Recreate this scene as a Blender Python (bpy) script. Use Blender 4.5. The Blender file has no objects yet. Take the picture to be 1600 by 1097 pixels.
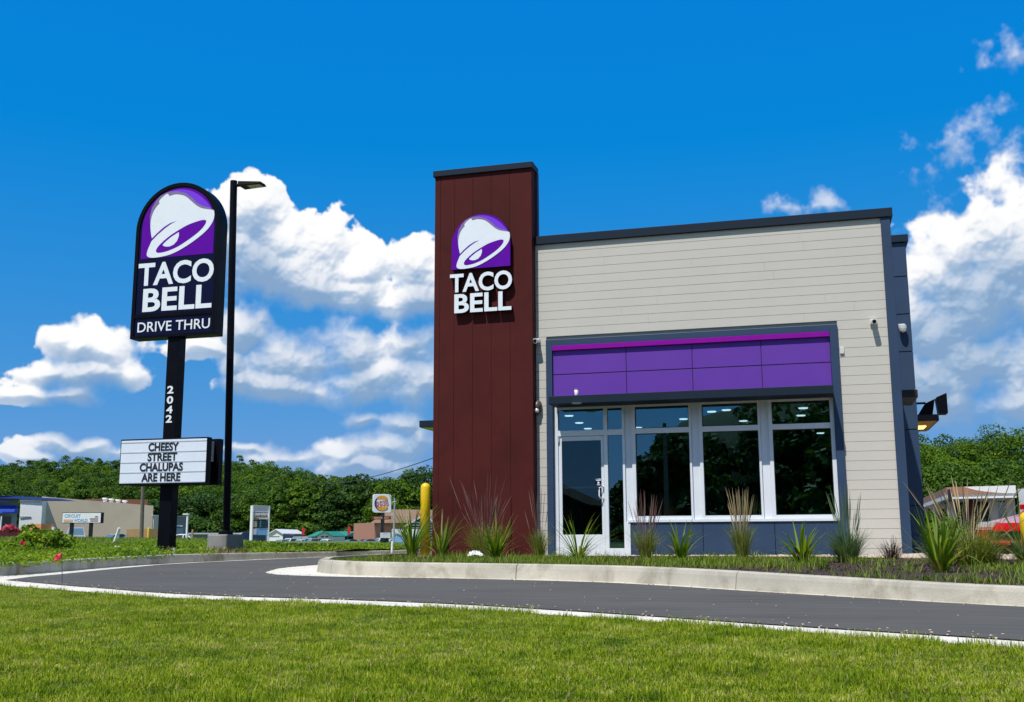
import bpy, math, random
import numpy as np
from mathutils import Vector, Matrix, Euler
random.seed(7)
RNG = np.random.default_rng(11)
R = math.radians
SC = bpy.context.scene
COL = SC.collection

# ------------------------------------------------------------------ camera
YAW, PITCH, ROLL, FPX, EYE = R(15.695), R(9.941), R(-0.235), 1660.0, 0.433
Fv = Vector((-math.sin(YAW) * math.cos(PITCH), math.cos(YAW) * math.cos(PITCH), math.sin(PITCH)))
_r = Vector((math.cos(YAW), math.sin(YAW), 0))
_u = _r.cross(Fv)
Rv = math.cos(ROLL) * _r + math.sin(ROLL) * _u
Uv = -math.sin(ROLL) * _r + math.cos(ROLL) * _u
cam_d = bpy.data.cameras.new('camera')
cam = bpy.data.objects.new('camera', cam_d)
COL.objects.link(cam)
cam.matrix_world = Matrix(((Rv.x, Uv.x, -Fv.x, 0), (Rv.y, Uv.y, -Fv.y, 0), (Rv.z, Uv.z, -Fv.z, EYE), (0, 0, 0, 1)))
cam_d.sensor_width = 36
cam_d.lens = FPX / 1600 * 36
cam_d.clip_start = 0.05
cam_d.clip_end = 6000
SC.camera = cam


def ray(px, py):
    return Fv + (px - 800) / FPX * Rv - (py - 548.5) / FPX * Uv


def atY(px, py, Y):                       # the point of the world plane y = Y seen at a photo pixel
    d = ray(px, py)
    t = Y / d.y
    return Vector((d.x * t, Y, EYE + d.z * t))


def ground(px, py, z=0.0):                # the point of the level z seen at a photo pixel
    d = ray(px, py)
    t = (z - EYE) / d.z
    return Vector((d.x * t, d.y * t, z))


def dep(px, py, depth):                   # the point at a given distance from the viewer
    d = ray(px, py)
    return Vector((d.x * depth, d.y * depth, EYE + d.z * depth))


# ------------------------------------------------------------------ light
SUN_TO = Vector((-0.30, -1.0, 1.85)).normalized()
SUN_EL = math.asin(SUN_TO.z)
sun_d = bpy.data.lights.new('sun', 'SUN')
sun_d.energy = 5.0
sun_d.angle = R(0.5)
sun_d.color = (1.0, 0.955, 0.88)
sun = bpy.data.objects.new('sun', sun_d)
COL.objects.link(sun)
sun.rotation_euler = (-SUN_TO).to_track_quat('-Z', 'Y').to_euler()
SC.view_settings.view_transform = 'Standard'
SC.view_settings.look = 'None'
SC.view_settings.gamma = 1
SC.view_settings.exposure = 0.0
SC.view_settings.use_curve_mapping = False
try:
    SC.cycles.max_bounces = 10
    SC.cycles.transparent_max_bounces = 16
    SC.cycles.use_denoising = True
except Exception:
    pass


# ------------------------------------------------------------------ node helpers
class NT:
    def __init__(s, tree):
        s.t = tree
        s.n = tree.nodes
        s.l = tree.links

    def node(s, kind, **kw):
        n = s.n.new(kind)
        for k, v in kw.items():
            setattr(n, k, v)
        return n

    def put(s, sock, v):
        if isinstance(v, bpy.types.NodeSocket):
            s.l.new(v, sock)
        elif v is not None:
            sock.default_value = v

    def math(s, op, a, b=None, c=None, clamp=False):
        n = s.node('ShaderNodeMath', operation=op, use_clamp=clamp)
        s.put(n.inputs[0], a)
        s.put(n.inputs[1], b)
        if c is not None:
            s.put(n.inputs[2], c)
        return n.outputs[0]

    def vmath(s, op, a, b=None, out=0):
        n = s.node('ShaderNodeVectorMath', operation=op)
        s.put(n.inputs[0], a)
        if b is not None:
            s.put(n.inputs[1], b)
        return n.outputs[out]

    def scale(s, a, k):
        n = s.node('ShaderNodeVectorMath', operation='SCALE')
        s.put(n.inputs[0], a)
        s.put(n.inputs['Scale'], k)
        return n.outputs[0]

    def mix(s, f, a, b, blend='MIX'):
        n = s.node('ShaderNodeMix', data_type='RGBA', blend_type=blend)
        s.put(n.inputs[0], f)
        s.put(n.inputs[6], a)
        s.put(n.inputs[7], b)
        return n.outputs[2]

    def noise(s, vec, scale, detail=4, rough=0.55, dist=0.0):
        n = s.node('ShaderNodeTexNoise')
        s.put(n.inputs['Vector'], vec)
        n.inputs['Scale'].default_value = scale
        n.inputs['Detail'].default_value = detail
        n.inputs['Roughness'].default_value = rough
        n.inputs['Distortion'].default_value = dist
        return n.outputs['Fac']

    def ramp(s, f, stops, interp='LINEAR'):
        n = s.node('ShaderNodeValToRGB')
        cr = n.color_ramp
        cr.interpolation = interp
        while len(cr.elements) > 1:
            cr.elements.remove(cr.elements[-1])
        for i, (p, c) in enumerate(stops):
            e = cr.elements[0] if i == 0 else cr.elements.new(p)
            e.position = p
            e.color = (*c, 1) if len(c) == 3 else c
        s.put(n.inputs[0], f)
        return n.outputs[0]

    def mapr(s, v, a, b, c=0.0, d=1.0, kind='LINEAR'):
        n = s.node('ShaderNodeMapRange', interpolation_type=kind)
        s.put(n.inputs[0], v)
        for i, x in enumerate((a, b, c, d)):
            s.put(n.inputs[i + 1], x)
        return n.outputs[0]


def c4(c):
    return (c[0], c[1], c[2], 1.0)


# ------------------------------------------------------------------ sky with cumulus clouds
world = bpy.data.worlds.new('World')
SC.world = world
world.use_nodes = True
W = NT(world.node_tree)
W.n.clear()


def azel(px, py):
    d = ray(px, py).normalized()
    return math.atan2(d.x, d.y), math.asin(d.z)


BLOBS = [  # photo place and half sizes of each puff; the last number thins a wisp
    (345, 345, 45, 46), (395, 340, 70, 48), (470, 380, 75, 52), (555, 425, 75, 46), (640, 422, 75, 42), (700, 430, 60, 42),
    (420, 420, 100, 48), (540, 455, 130, 36), (650, 470, 80, 34), (330, 400, 60, 40),
    (385, 520, 50, 42), (350, 570, 24, 24), (465, 560, 85, 40), (560, 548, 70, 42), (655, 545, 55, 50), (590, 595, 110, 34), (365, 600, 28, 20),
    (440, 605, 90, 28), (310, 545, 50, 18), (660, 610, 50, 40),
    (95, 530, 32, 26), (130, 548, 52, 36), (165, 560, 55, 36), (210, 588, 34, 22), (65, 585, 44, 22), (130, 596, 80, 20), (30, 622, 40, 16), (100, 618, 36, 11),
    (545, 712, 50, 22), (600, 700, 50, 24), (625, 665, 46, 18), (655, 690, 50, 30), (575, 730, 90, 20), (400, 704, 45, 14), (445, 718, 70, 16), (572, 655, 26, 13),
    (100, 698, 64, 13), (55, 714, 50, 9), (140, 692, 26, 11),
    (1505, 395, 62, 66), (1565, 360, 72, 62), (1455, 440, 52, 44), (1545, 480, 120, 80), (1610, 420, 100, 110), (1465, 520, 60, 56), (1560, 565, 110, 60),
    (1450, 600, 56, 46), (1485, 632, 50, 34), (1575, 630, 70, 36), (1650, 340, 60, 44), (1420, 500, 50, 60),
    (1585, 90, 42, 24, .35), (1440, 274, 34, 20, .45), (1596, 240, 30, 50, .3), (1560, 278, 60, 22, .4), (1280, 328, 40, 13, .2), (1420, 355, 34, 20, .5), (1470, 230, 40, 24, .55),
]


# cloud cover worked out over directions (azimuth, elevation): a lumpy thickness field, lit from the sun's side
def vnoise(h, w, cell, rng):              # smooth value noise on a grid
    gy, gx = int(h / cell) + 4, int(w / cell) + 4
    g = rng.random((gy, gx)).astype(np.float32)
    y = np.arange(h, dtype=np.float32) / cell
    x = np.arange(w, dtype=np.float32) / cell
    yi, xi = y.astype(int), x.astype(int)
    fy, fx = y - yi, x - xi
    fy = (fy * fy * fy * (fy * (fy * 6 - 15) + 10))[:, None]
    fx = (fx * fx * fx * (fx * (fx * 6 - 15) + 10))[None, :]
    a = g[yi][:, xi]
    b = g[yi][:, xi + 1]
    c = g[yi + 1][:, xi]
    d = g[yi + 1][:, xi + 1]
    return (a * (1 - fx) + b * fx) * (1 - fy) + (c * (1 - fx) + d * fx) * fy


def fbm(h, w, cell, octs, rng, gain=.5, billow=False):
    out = np.zeros((h, w), np.float32)
    amp, tot = 1.0, 0.0
    for _ in range(octs):
        n = vnoise(h, w, cell, rng)
        if billow:
            n = np.abs(n * 2 - 1)
        out += amp * n
        tot += amp
        amp *= gain
        cell *= .5
        if cell < 1.5:
            break
    return out / tot


def boxblur(a, ry, rx):
    for ax, r in ((0, ry), (1, rx)):
        if r < 1:
            continue
        p = [(0, 0), (0, 0)]
        p[ax] = (r + 1, r)
        c = np.cumsum(np.pad(a, p, mode='edge'), axis=ax, dtype=np.float64)
        n = a.shape[ax]
        hi = np.take(c, range(2 * r + 1, 2 * r + 1 + n), axis=ax)
        lo = np.take(c, range(0, n), axis=ax)
        a = ((hi - lo) / (2 * r + 1)).astype(np.float32)
    return a


def sstep(a, b, x):
    t = np.clip((x - a) / (b - a), 0, 1)
    return t * t * (3 - 2 * t)


def cloud_map(a0, a1, e0, e1, res, blobs, seed, thin=False):
    rng = np.random.default_rng(seed)
    w, h = int((a1 - a0) * res), int((e1 - e0) * res)
    A = (a0 + (np.arange(w, dtype=np.float32) + .5) / res)[None, :]
    E = (e0 + (np.arange(h, dtype=np.float32) + .5) / res)[:, None]
    k = res / 1100.0
    wx = (fbm(h, w, 60 * k, 4, rng) - .5) * .034
    wy = (fbm(h, w, 60 * k, 4, rng) - .5) * .024
    A2, E2 = A + wx, E + wy
    F = np.full((h, w), -3.0, np.float32)
    top = np.full((h, w), 0.0, np.float32)
    for (a, e, rx, ry, th) in blobs:
        x0, x1 = int((a - 2.2 * rx - a0) * res), int((a + 2.2 * rx - a0) * res)
        y0, y1 = int((e - 2.2 * ry - e0) * res), int((e + 2.2 * ry - e0) * res)
        x0, y0 = max(0, x0 - 30), max(0, y0 - 30)
        x1, y1 = min(w, x1 + 30), min(h, y1 + 30)
        if x1 <= x0 or y1 <= y0:
            continue
        dx, dy = (A2[y0:y1, x0:x1] - a) / rx, (E2[y0:y1, x0:x1] - e) / ry
        f = 1 - th - np.sqrt(dx * dx + dy * dy) * (1 - .5 * th)
        s = F[y0:y1, x0:x1]
        hh = np.clip(.5 + .5 * (f - s) / .25, 0, 1)
        F[y0:y1, x0:x1] = s * (1 - hh) + f * hh + .25 * hh * (1 - hh)
    big = fbm(h, w, 46 * k, 6, rng, .56)
    bil = 1 - fbm(h, w, 30 * k, 5, rng, .55, True) * 2
    fine = fbm(h, w, 9 * k, 3, rng, .6)
    T = F + .27 + (big - .5) * 1.55 + (bil - .3) * .22 + (fine - .5) * .20
    soft = sstep(.35, .75, fbm(h, w, 90 * k, 3, rng))
    n = max(1, int(46 * k))
    thick = np.clip(T, 0, 1.2)
    above = boxblur(np.roll(np.pad(thick, ((0, 2 * n), (0, 0))), -n, axis=0)[:h], n, int(12 * k))
    under = sstep(.10, .55, above)           # the shaded, ragged underside
    alpha = sstep(0.0, .12 + .40 * soft + .75 * under, T + .10 * under)
    if thin:                              # torn, see-through wisps
        st = vnoise(h, w, 22 * k, rng) * .6 + fbm(h, w, 13 * k, 4, rng, .62) * .9 - .75
        T2 = F + .25 + (big - .5) * 2.2 + st * 2.4
        alpha = sstep(0.0, 1.9, T2) * .60
    # lumps as a height field, lit by the sun (behind, above and a little to the side)
    hb = np.sqrt(np.clip(F + .2 + (big - .5) * 1.3, 0, 1.6)) * 60 * k
    hgt = boxblur(boxblur(hb, 4, 4), 4, 4) * .75 + boxblur(hb + (bil - .3) * 15 * k + (fine - .5) * 3.5 * k, 1, 1) * .42
    gy, gx = np.gradient(hgt)
    nl = (-gx * -.20 + -gy * .80 + .58) / np.sqrt(gx * gx + gy * gy + 1)
    # cloud standing above a point takes its light
    base = boxblur(np.roll(np.pad(thick, ((0, 2 * n), (0, 0))), -int(.35 * n), axis=0)[:h], max(1, n // 3), int(5 * k))
    lit = .80 + .46 * (nl - .55) - 1.05 * np.clip(above - .16, 0, .62) - .20 * np.clip(base - .5, 0, 1) + .30 * (big - .5)
    lit = lit + .16 * (1 - np.clip(thick * 1.6, 0, 1)) + .10
    lit = np.clip(lit, 0, 1)
    stops = np.array([0, .22, .42, .62, .82, 1.0])
    cols = np.array([[.24, .385, .60], [.33, .475, .67], [.47, .58, .745], [.66, .73, .84], [.88, .905, .95], [1.0, 1.0, 1.0]])
    rgb = np.stack([np.interp(lit, stops, cols[:, c]) for c in range(3)], -1)
    low = sstep(.02, .13, E)                 # nearer the horizon the clouds fade a little
    out = np.ones((h, w, 4), np.float32)
    out[..., :3] = rgb
    out[..., 3] = alpha * (.72 + .28 * low)
    out[:2, :, 3] = out[-2:, :, 3] = 0
    out[:, :2, 3] = out[:, -2:, 3] = 0
    return out


def sky_image(name, arr):
    h, w = arr.shape[:2]
    im = bpy.data.images.new(name, w, h, alpha=True, float_buffer=True)
    im.colorspace_settings.name = 'Linear Rec.709'
    im.alpha_mode = 'CHANNEL_PACKED'
    im.pixels.foreach_set(np.ascontiguousarray(arr, np.float32).ravel())
    im.update()
    im.pack()
    return im


front, back = [], []
for b in BLOBS:
    a, e = azel(b[0], b[1])
    front.append((a, e, b[2] / FPX / math.cos(e), b[3] / FPX, b[4] if len(b) > 4 else 0.0))
rb = random.Random(5)
for i in range(40):                       # the rest of the sky, all round the viewer
    a = R(20) + i * R(290) / 40 + rb.uniform(-.05, .05)
    e = rb.choice([.07, .10, .13, .25, .42]) + rb.uniform(-.03, .03)
    if R(140) < a < R(225):
        e += .16
    s = rb.uniform(.5, 1.2)
    for q in range(4):
        back.append((a + rb.uniform(-.1, .1), e + rb.uniform(-.02, .03), .13 * s, .055 * s, 0.0))
FA0, FA1, FE0, FE1 = R(-56), R(19), R(-1), R(34)
BA0, BA1 = R(19), R(304)
main = cloud_map(FA0, FA1, FE0, FE1, 1150, [b for b in front if b[4] == 0], 3)
wisp = cloud_map(FA0, FA1, FE0, FE1, 1150, [b for b in front if b[4] > 0], 12, True)
wa = wisp[..., 3:] * (1 - main[..., 3:])
main[..., :3] = (main[..., :3] * main[..., 3:] + wisp[..., :3] * wa) / np.maximum(main[..., 3:] + wa, 1e-4)
main[..., 3:] += wa
img_front = sky_image('front_clouds', main)
img_back = sky_image('back_clouds', cloud_map(BA0, BA1, R(-1), R(45), 420, back, 4))

tc = W.node('ShaderNodeTexCoord')
D = tc.outputs['Generated']
sx = W.node('ShaderNodeSeparateXYZ')
W.l.new(D, sx.inputs[0])
az = W.math('ARCTAN2', sx.outputs[0], sx.outputs[1])
el = W.math('ARCSINE', sx.outputs[2])
azp = W.math('FLOORED_MODULO', W.math('SUBTRACT', az, BA0), 2 * math.pi)


def look(im, u, v):
    cb = W.node('ShaderNodeCombineXYZ')
    W.put(cb.inputs[0], u)
    W.put(cb.inputs[1], v)
    n = W.node('ShaderNodeTexImage', interpolation='Cubic', extension='CLIP')
    n.image = im
    W.l.new(cb.outputs[0], n.inputs[0])
    return n.outputs[0], n.outputs[1]


cf, af = look(img_front, W.mapr(az, FA0, FA1), W.mapr(el, FE0, FE1))
cbk, ab = look(img_back, W.math('DIVIDE', azp, BA1 - BA0), W.mapr(el, R(-1), R(45)))

sky = W.node('ShaderNodeTexSky', sky_type='NISHITA')
sky.sun_disc = False
sky.sun_elevation = SUN_EL
sky.sun_rotation = math.atan2(SUN_TO.x, SUN_TO.y)
sky.altitude = 300
sky.air_density = 1.0
sky.dust_density = 0.2
sky.ozone_density = 3.0
SKY_STRENGTH = 0.12
sp = W.node('ShaderNodeSeparateColor')
W.l.new(sky.outputs[0], sp.inputs[0])
k = 1.0 / SKY_STRENGTH


def grade(i, gain, power, lift=0.0):      # the deep, even blue of this clear summer air
    v = W.math('MULTIPLY', sp.outputs[i], SKY_STRENGTH)
    v = W.math('ADD', W.math('MULTIPLY', W.math('POWER', v, power), gain), lift)
    return W.math('MULTIPLY', W.math('MULTIPLY', W.math('MAXIMUM', v, 0.002), k), W.mapr(el, R(32), R(70), 1.0, .42))


cc = W.node('ShaderNodeCombineColor')
W.l.new(grade(0, 0.36, 1.0, -0.0546), cc.inputs[0])
W.l.new(grade(1, 0.387, 0.372), cc.inputs[1])
W.l.new(grade(2, 0.70, 0.02), cc.inputs[2])
tint = cc.outputs[0]
k = 1.0 / SKY_STRENGTH
col = W.mix(ab, tint, W.scale(cbk, k))
col = W.mix(af, col, W.scale(cf, k))
bg = W.node('ShaderNodeBackground')
W.l.new(col, bg.inputs['Color'])
bg.inputs['Strength'].default_value = SKY_STRENGTH
wo = W.node('ShaderNodeOutputWorld')
W.l.new(bg.outputs[0], wo.inputs[0])


# ------------------------------------------------------------------ materials
def mat(name):
    m = bpy.data.materials.new(name)
    m.use_nodes = True
    t = NT(m.node_tree)
    t.n.clear()
    out = t.node('ShaderNodeOutputMaterial')
    return m, t, out


def objco(t):
    return t.node('ShaderNodeTexCoord').outputs['Object']


def surface(name, base, rough=.6, metal=0.0, var=.06, vscale=3.0, grain=0.0, gscale=200.0, bump=0.0, bscale=60.0, spec=.5, coat=0.0, dirt=None):
    """an everyday surface: base colour with uneven tone, fine grain, a little relief"""
    m, t, out = mat(name)
    p = t.node('ShaderNodeBsdfPrincipled')
    co = objco(t)
    col = c4(base)
    n = t.noise(co, vscale, 5, .6)
    f = t.mapr(n, .3, .7, 1 - var, 1 + var)
    if grain:
        g = t.noise(co, gscale, 2, .6)
        f = t.math('MULTIPLY', f, t.mapr(g, .3, .7, 1 - grain, 1 + grain))
    c = t.mix(1.0, col, f, 'MULTIPLY')
    if dirt:
        dcol, lo, hi, dsc = dirt
        dn = t.noise(co, dsc, 6, .65, .6)
        c = t.mix(t.mapr(dn, lo, hi, 0, 1), c, c4(dcol))
    t.put(p.inputs['Base Color'], c)
    rn = t.mapr(n, .3, .7, max(.02, rough - .06), min(1, rough + .06))
    t.put(p.inputs['Roughness'], rn)
    p.inputs['Metallic'].default_value = metal
    p.inputs['Specular IOR Level'].default_value = spec
    p.inputs['Coat Weight'].default_value = coat
    if bump:
        b = t.node('ShaderNodeBump')
        b.inputs['Strength'].default_value = bump
        b.inputs['Distance'].default_value = .01
        t.put(b.inputs['Height'], t.noise(co, bscale, 4, .6))
        t.l.new(b.outputs[0], p.inputs['Normal'])
    t.l.new(p.outputs[0], out.inputs[0])
    return m


def leafmat(name, cols, trans=.35, rough=.55, big=0.0, clump=0.0, spec=.25, swing=.20):
    """leaves and blades: every leaf its own tone, some light passing through"""
    m, t, out = mat(name)
    g = t.node('ShaderNodeNewGeometry')
    n = len(cols)
    f = g.outputs['Random Per Island']
    if big:
        f = t.math('ADD', t.math('MULTIPLY', f, .55), t.mapr(t.noise(objco(t), big, 5, .6), .32, .68, 0, .45))
    if clump:
        f = t.math('ADD', f, t.mapr(t.noise(objco(t), clump, 3, .55), .32, .68, -swing, swing), clamp=True)
    c = t.ramp(f, [(i / max(1, n - 1), q) for i, q in enumerate(cols)])
    p = t.node('ShaderNodeBsdfPrincipled')
    t.put(p.inputs['Base Color'], c)
    p.inputs['Roughness'].default_value = rough
    p.inputs['Specular IOR Level'].default_value = spec
    tr = t.node('ShaderNodeBsdfTranslucent')
    t.put(tr.inputs[0], t.mix(1.0, c, (1.25, 1.2, .55, 1), 'MULTIPLY'))
    mx = t.node('ShaderNodeMixShader')
    mx.inputs[0].default_value = trans
    t.l.new(p.outputs[0], mx.inputs[1])
    t.l.new(tr.outputs[0], mx.inputs[2])
    t.l.new(mx.outputs[0], out.inputs[0])
    return m


def glow(name, col, strength):
    m, t, out = mat(name)
    e = t.node('ShaderNodeEmission')
    e.inputs[0].default_value = c4(col)
    e.inputs[1].default_value = strength
    t.l.new(e.outputs[0], out.inputs[0])
    return m


def glass(name, tintc=(.55, .72, .78), refl=.115):
    m, t, out = mat(name)
    tr = t.node('ShaderNodeBsdfTransparent')
    tr.inputs[0].default_value = c4(tintc)
    gl = t.node('ShaderNodeBsdfGlossy')
    gl.inputs['Roughness'].default_value = .0
    gl.inputs['Color'].default_value = (.60, .95, 1.0, 1)
    fr = t.node('ShaderNodeFresnel')
    fr.inputs[0].default_value = 1.5
    f = t.math('ADD', fr.outputs[0], refl, clamp=True)
    mx = t.node('ShaderNodeMixShader')
    t.l.new(f, mx.inputs[0])
    t.l.new(tr.outputs[0], mx.inputs[1])
    t.l.new(gl.outputs[0], mx.inputs[2])
    t.l.new(mx.outputs[0], out.inputs[0])
    return m


M = {}
M['siding'] = surface('pale_siding', (.555, .53, .47), .75, var=.025, vscale=.9, grain=.03, gscale=90, bump=.08, bscale=45, spec=.25)
M['seam'] = surface('siding_seam', (.34, .325, .29), .9, var=.02)
M['brown'] = surface('brown_panel', (.074, .0135, .0125), .75, var=.10, vscale=2.2, grain=.14, gscale=160, bump=.18, bscale=60, dirt=((.055, .0105, .009), .50, .75, 1.3), spec=.12)
M['navy'] = surface('navy_metal', (.030, .058, .112), .6, var=.06, vscale=1.4, grain=.05, gscale=120, spec=.2)
M['navydark'] = surface('dark_navy_metal', (.010, .020, .036), .6, var=.06, spec=.18)
M['purple'] = surface('purple_panel', (.130, .044, .35), .5, var=.03, vscale=1.2, spec=.2)
M['magenta'] = surface('magenta_trim', (.24, .002, .31), .5, var=.03, spec=.15)
M['frame'] = surface('clear_anodised_frame', (.70, .74, .78), .38, var=.03, vscale=2)
M['alu'] = surface('brushed_aluminium', (.62, .64, .66), .3, metal=.6, var=.05)
M['gap'] = surface('dark_joint_backing', (.02, .02, .022), .8, var=.02)  # dark backing seen through the open panel joints
M['sealant'] = surface('grey_sealant', (.30, .28, .24), .8, var=.02)
M['black'] = surface('black_paint', (.003, .003, .006), .45, var=.1, spec=.10)
M['blackflat'] = surface('dull_black', (.008, .008, .009), .6, var=.1)
M['signnavy'] = surface('sign_face_navy', (.003, .004, .030), .35, var=.04, spec=.15)
M['signpurple'] = surface('sign_face_purple', (.115, .002, .34), .35, var=.03, spec=.15)
M['signviolet'] = surface('sign_face_violet', (.19, .05, .70), .35, var=.03, spec=.15)
M['signmauve'] = surface('sign_face_mauve', (.22, .17, .30), .25, var=.03)
M['signwhite'] = surface('sign_face_white', (.80, .84, .88), .3, var=.02, coat=.2)
M['white'] = surface('white_paint', (.80, .80, .78), .5, var=.03)
M['boardwhite'] = surface('letterboard_white', (.72, .77, .86), .35, var=.02)
M['rail'] = surface('letterboard_rail', (.45, .50, .60), .4, var=.02)
M['inkdark'] = surface('black_letter', (.012, .013, .022), .4, var=.02)
M['yellow'] = surface('yellow_sleeve', (.80, .52, .004), .35, var=.03, dirt=((.66, .43, .01), .6, .85, 3))
M['concrete'] = surface('kerb_concrete', (.47, .437, .36), .9, var=.16, vscale=1.6, grain=.12, gscale=140, bump=.3, bscale=80, dirt=((.20, .175, .115), .48, .72, 1.7), spec=.2)
M['pan'] = surface('gutter_concrete', (.70, .655, .56), .85, var=.09, vscale=2.2, grain=.09, gscale=150, bump=.2, bscale=90, dirt=((.46, .41, .32), .56, .85, 1.9))
M['greycon'] = surface('grey_concrete', (.27, .26, .25), .85, var=.12, vscale=4, grain=.1, bump=.2)
M['mortar'] = surface('kerb_joint', (.16, .14, .11), .9, var=.1)
M['red'] = surface('red_flag', (.50, .015, .030), .5, var=.12, vscale=20)
M['orange'] = surface('orange_flag', (.62, .10, .03), .5, var=.12, vscale=20)
M['wire'] = surface('dark_wire', (.05, .05, .05), .5)
M['lampgrey'] = surface('bronze_lamp', (.10, .085, .075), .4, metal=.3)
M['camwhite'] = surface('camera_housing', (.62, .63, .62), .4)
M['lens'] = surface('black_lens', (.004, .004, .005), .1)
M['interior'] = surface('dim_interior', (.004, .0045, .005), .9, var=.2)  # near black: the room's darkness is put into the colour
M['pendant'] = surface('steel_pendant', (.18, .2, .2), .35, metal=.5)
M['tyre'] = surface('tyre_rubber', (.012, .012, .012), .8)
M['rim'] = surface('alloy_rim', (.45, .45, .46), .3, metal=.7)
M['autoglass'] = surface('car_glass', (.012, .018, .022), .06, spec=.9)
M['windscreen'] = surface('car_windscreen', (.10, .17, .22), .06, spec=.9)
M['headlight'] = surface('headlamp_lens', (.38, .37, .35), .12, spec=.8)
M['tail'] = surface('tail_lamp_lens', (.35, .01, .01), .15)
M['cream'] = surface('cream_wall', (.62, .53, .42), .8, var=.06, vscale=.2)
M['taupe'] = surface('taupe_wall', (.62, .50, .38), .9, var=.07, vscale=.12, dirt=((.50, .40, .31), .5, .8, .15), spec=.1)
M['greywall'] = surface('grey_wall', (.20, .215, .21), .8, var=.06, vscale=.3)
M['bluegrey'] = surface('bluegrey_wall', (.32, .36, .40), .8, var=.05, vscale=.3)
M['blueroof'] = surface('blue_roof', (.008, .018, .12), .5)
M['blueawn'] = surface('blue_awning', (.012, .05, .36), .5)
M['tan'] = surface('tan_boards', (.36, .22, .10), .8, var=.10, vscale=2)
M['cedar'] = surface('cedar_boards', (.58, .25, .085), .75, var=.10, vscale=1.2)
M['maroon'] = surface('maroon_wall', (.10, .006, .014), .6, var=.15)
M['greenroof'] = surface('green_metal_roof', (.03, .25, .17), .5, var=.05)
M['shingle'] = surface('brown_shingle', (.24, .155, .10), .9, var=.14, vscale=.8, grain=.12, gscale=9)
M['rust'] = surface('rusty_parapet', (.20, .085, .045), .8, var=.15)
M['terra'] = surface('terracotta_fascia', (.36, .17, .10), .7, var=.05)
M['galv'] = surface('galvanised_steel', (.42, .44, .44), .45, metal=.3, var=.1)
M['wood'] = surface('weathered_pole_wood', (.19, .16, .12), .85, var=.15, vscale=4)
M['dark'] = surface('dark_opening', (.008, .009, .010), .4, var=.05)
M['glassblue'] = surface('plaza_glass', (.02, .035, .045), .15)
M['soffit'] = surface('warm_lit_soffit', (.62, .32, .05), .5)  # yellow wood tone, with the warm light on it put into the colour
M['limeside'] = surface('lime_soffit', (.25, .36, .03), .6)
M['bkwhite'] = surface('roadside_sign_white', (.76, .78, .76), .35, var=.02)
M['bkorange'] = surface('roadside_sign_orange', (.78, .33, .012), .4, var=.02)
M['bkred'] = surface('roadside_sign_red', (.50, .010, .030), .4, var=.02)
M['bkblue'] = surface('roadside_sign_blue', (.008, .03, .20), .4, var=.02)
M['brownsign'] = surface('brown_red_panel', (.22, .028, .020), .5, var=.05)
M['skyblue'] = surface('pale_blue_panel', (.24, .45, .70), .4, var=.05)
M['teal'] = surface('teal_panel', (.05, .28, .36), .4, var=.04)
M['peach'] = surface('peach_panel', (.66, .42, .26), .4, var=.05)
M['pinkwhite'] = surface('pinkish_white_panel', (.76, .66, .68), .4, var=.03)
M['litter'] = surface('white_plastic', (.80, .80, .80), .5, var=.05)
M['bark'] = surface('bark', (.07, .05, .035), .9, var=.2, vscale=2)
M['glass'] = glass('window_glass')
M['doorglass'] = glass('door_glass', (.5, .6, .62), .02)
M['lamp'] = glow('ceiling_lamp', (1.0, .95, .88), 2.2)
M['lampled'] = surface('led_lens', (.50, .46, .38), .4)
M['lampwarm'] = glow('warm_soffit_lamp', (1.0, .62, .16), 3.0)


def wallmat(name, base, pitch, mortar, axis='z'):
    """courses of small bricks"""
    m, t, out = mat(name)
    p = t.node('ShaderNodeBsdfPrincipled')
    co = t.node('ShaderNodeTexCoord').outputs['Object']
    b = t.node('ShaderNodeTexBrick')
    b.inputs['Scale'].default_value = 1 / pitch
    b.inputs['Color1'].default_value = c4(base)
    b.inputs['Color2'].default_value = c4([x * .8 for x in base])
    b.inputs['Mortar'].default_value = c4(mortar)
    mp = t.node('ShaderNodeMapping')
    mp.inputs['Rotation'].default_value = (R(90), 0, 0)
    t.l.new(co, mp.inputs[0])
    t.l.new(mp.outputs[0], b.inputs[0])
    t.l.new(b.outputs[0], p.inputs['Base Color'])
    p.inputs['Roughness'].default_value = .85
    t.l.new(p.outputs[0], out.inputs[0])
    return m


M['brick'] = wallmat('pink_brick', (.46, .19, .12), .25, (.38, .30, .25))


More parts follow.
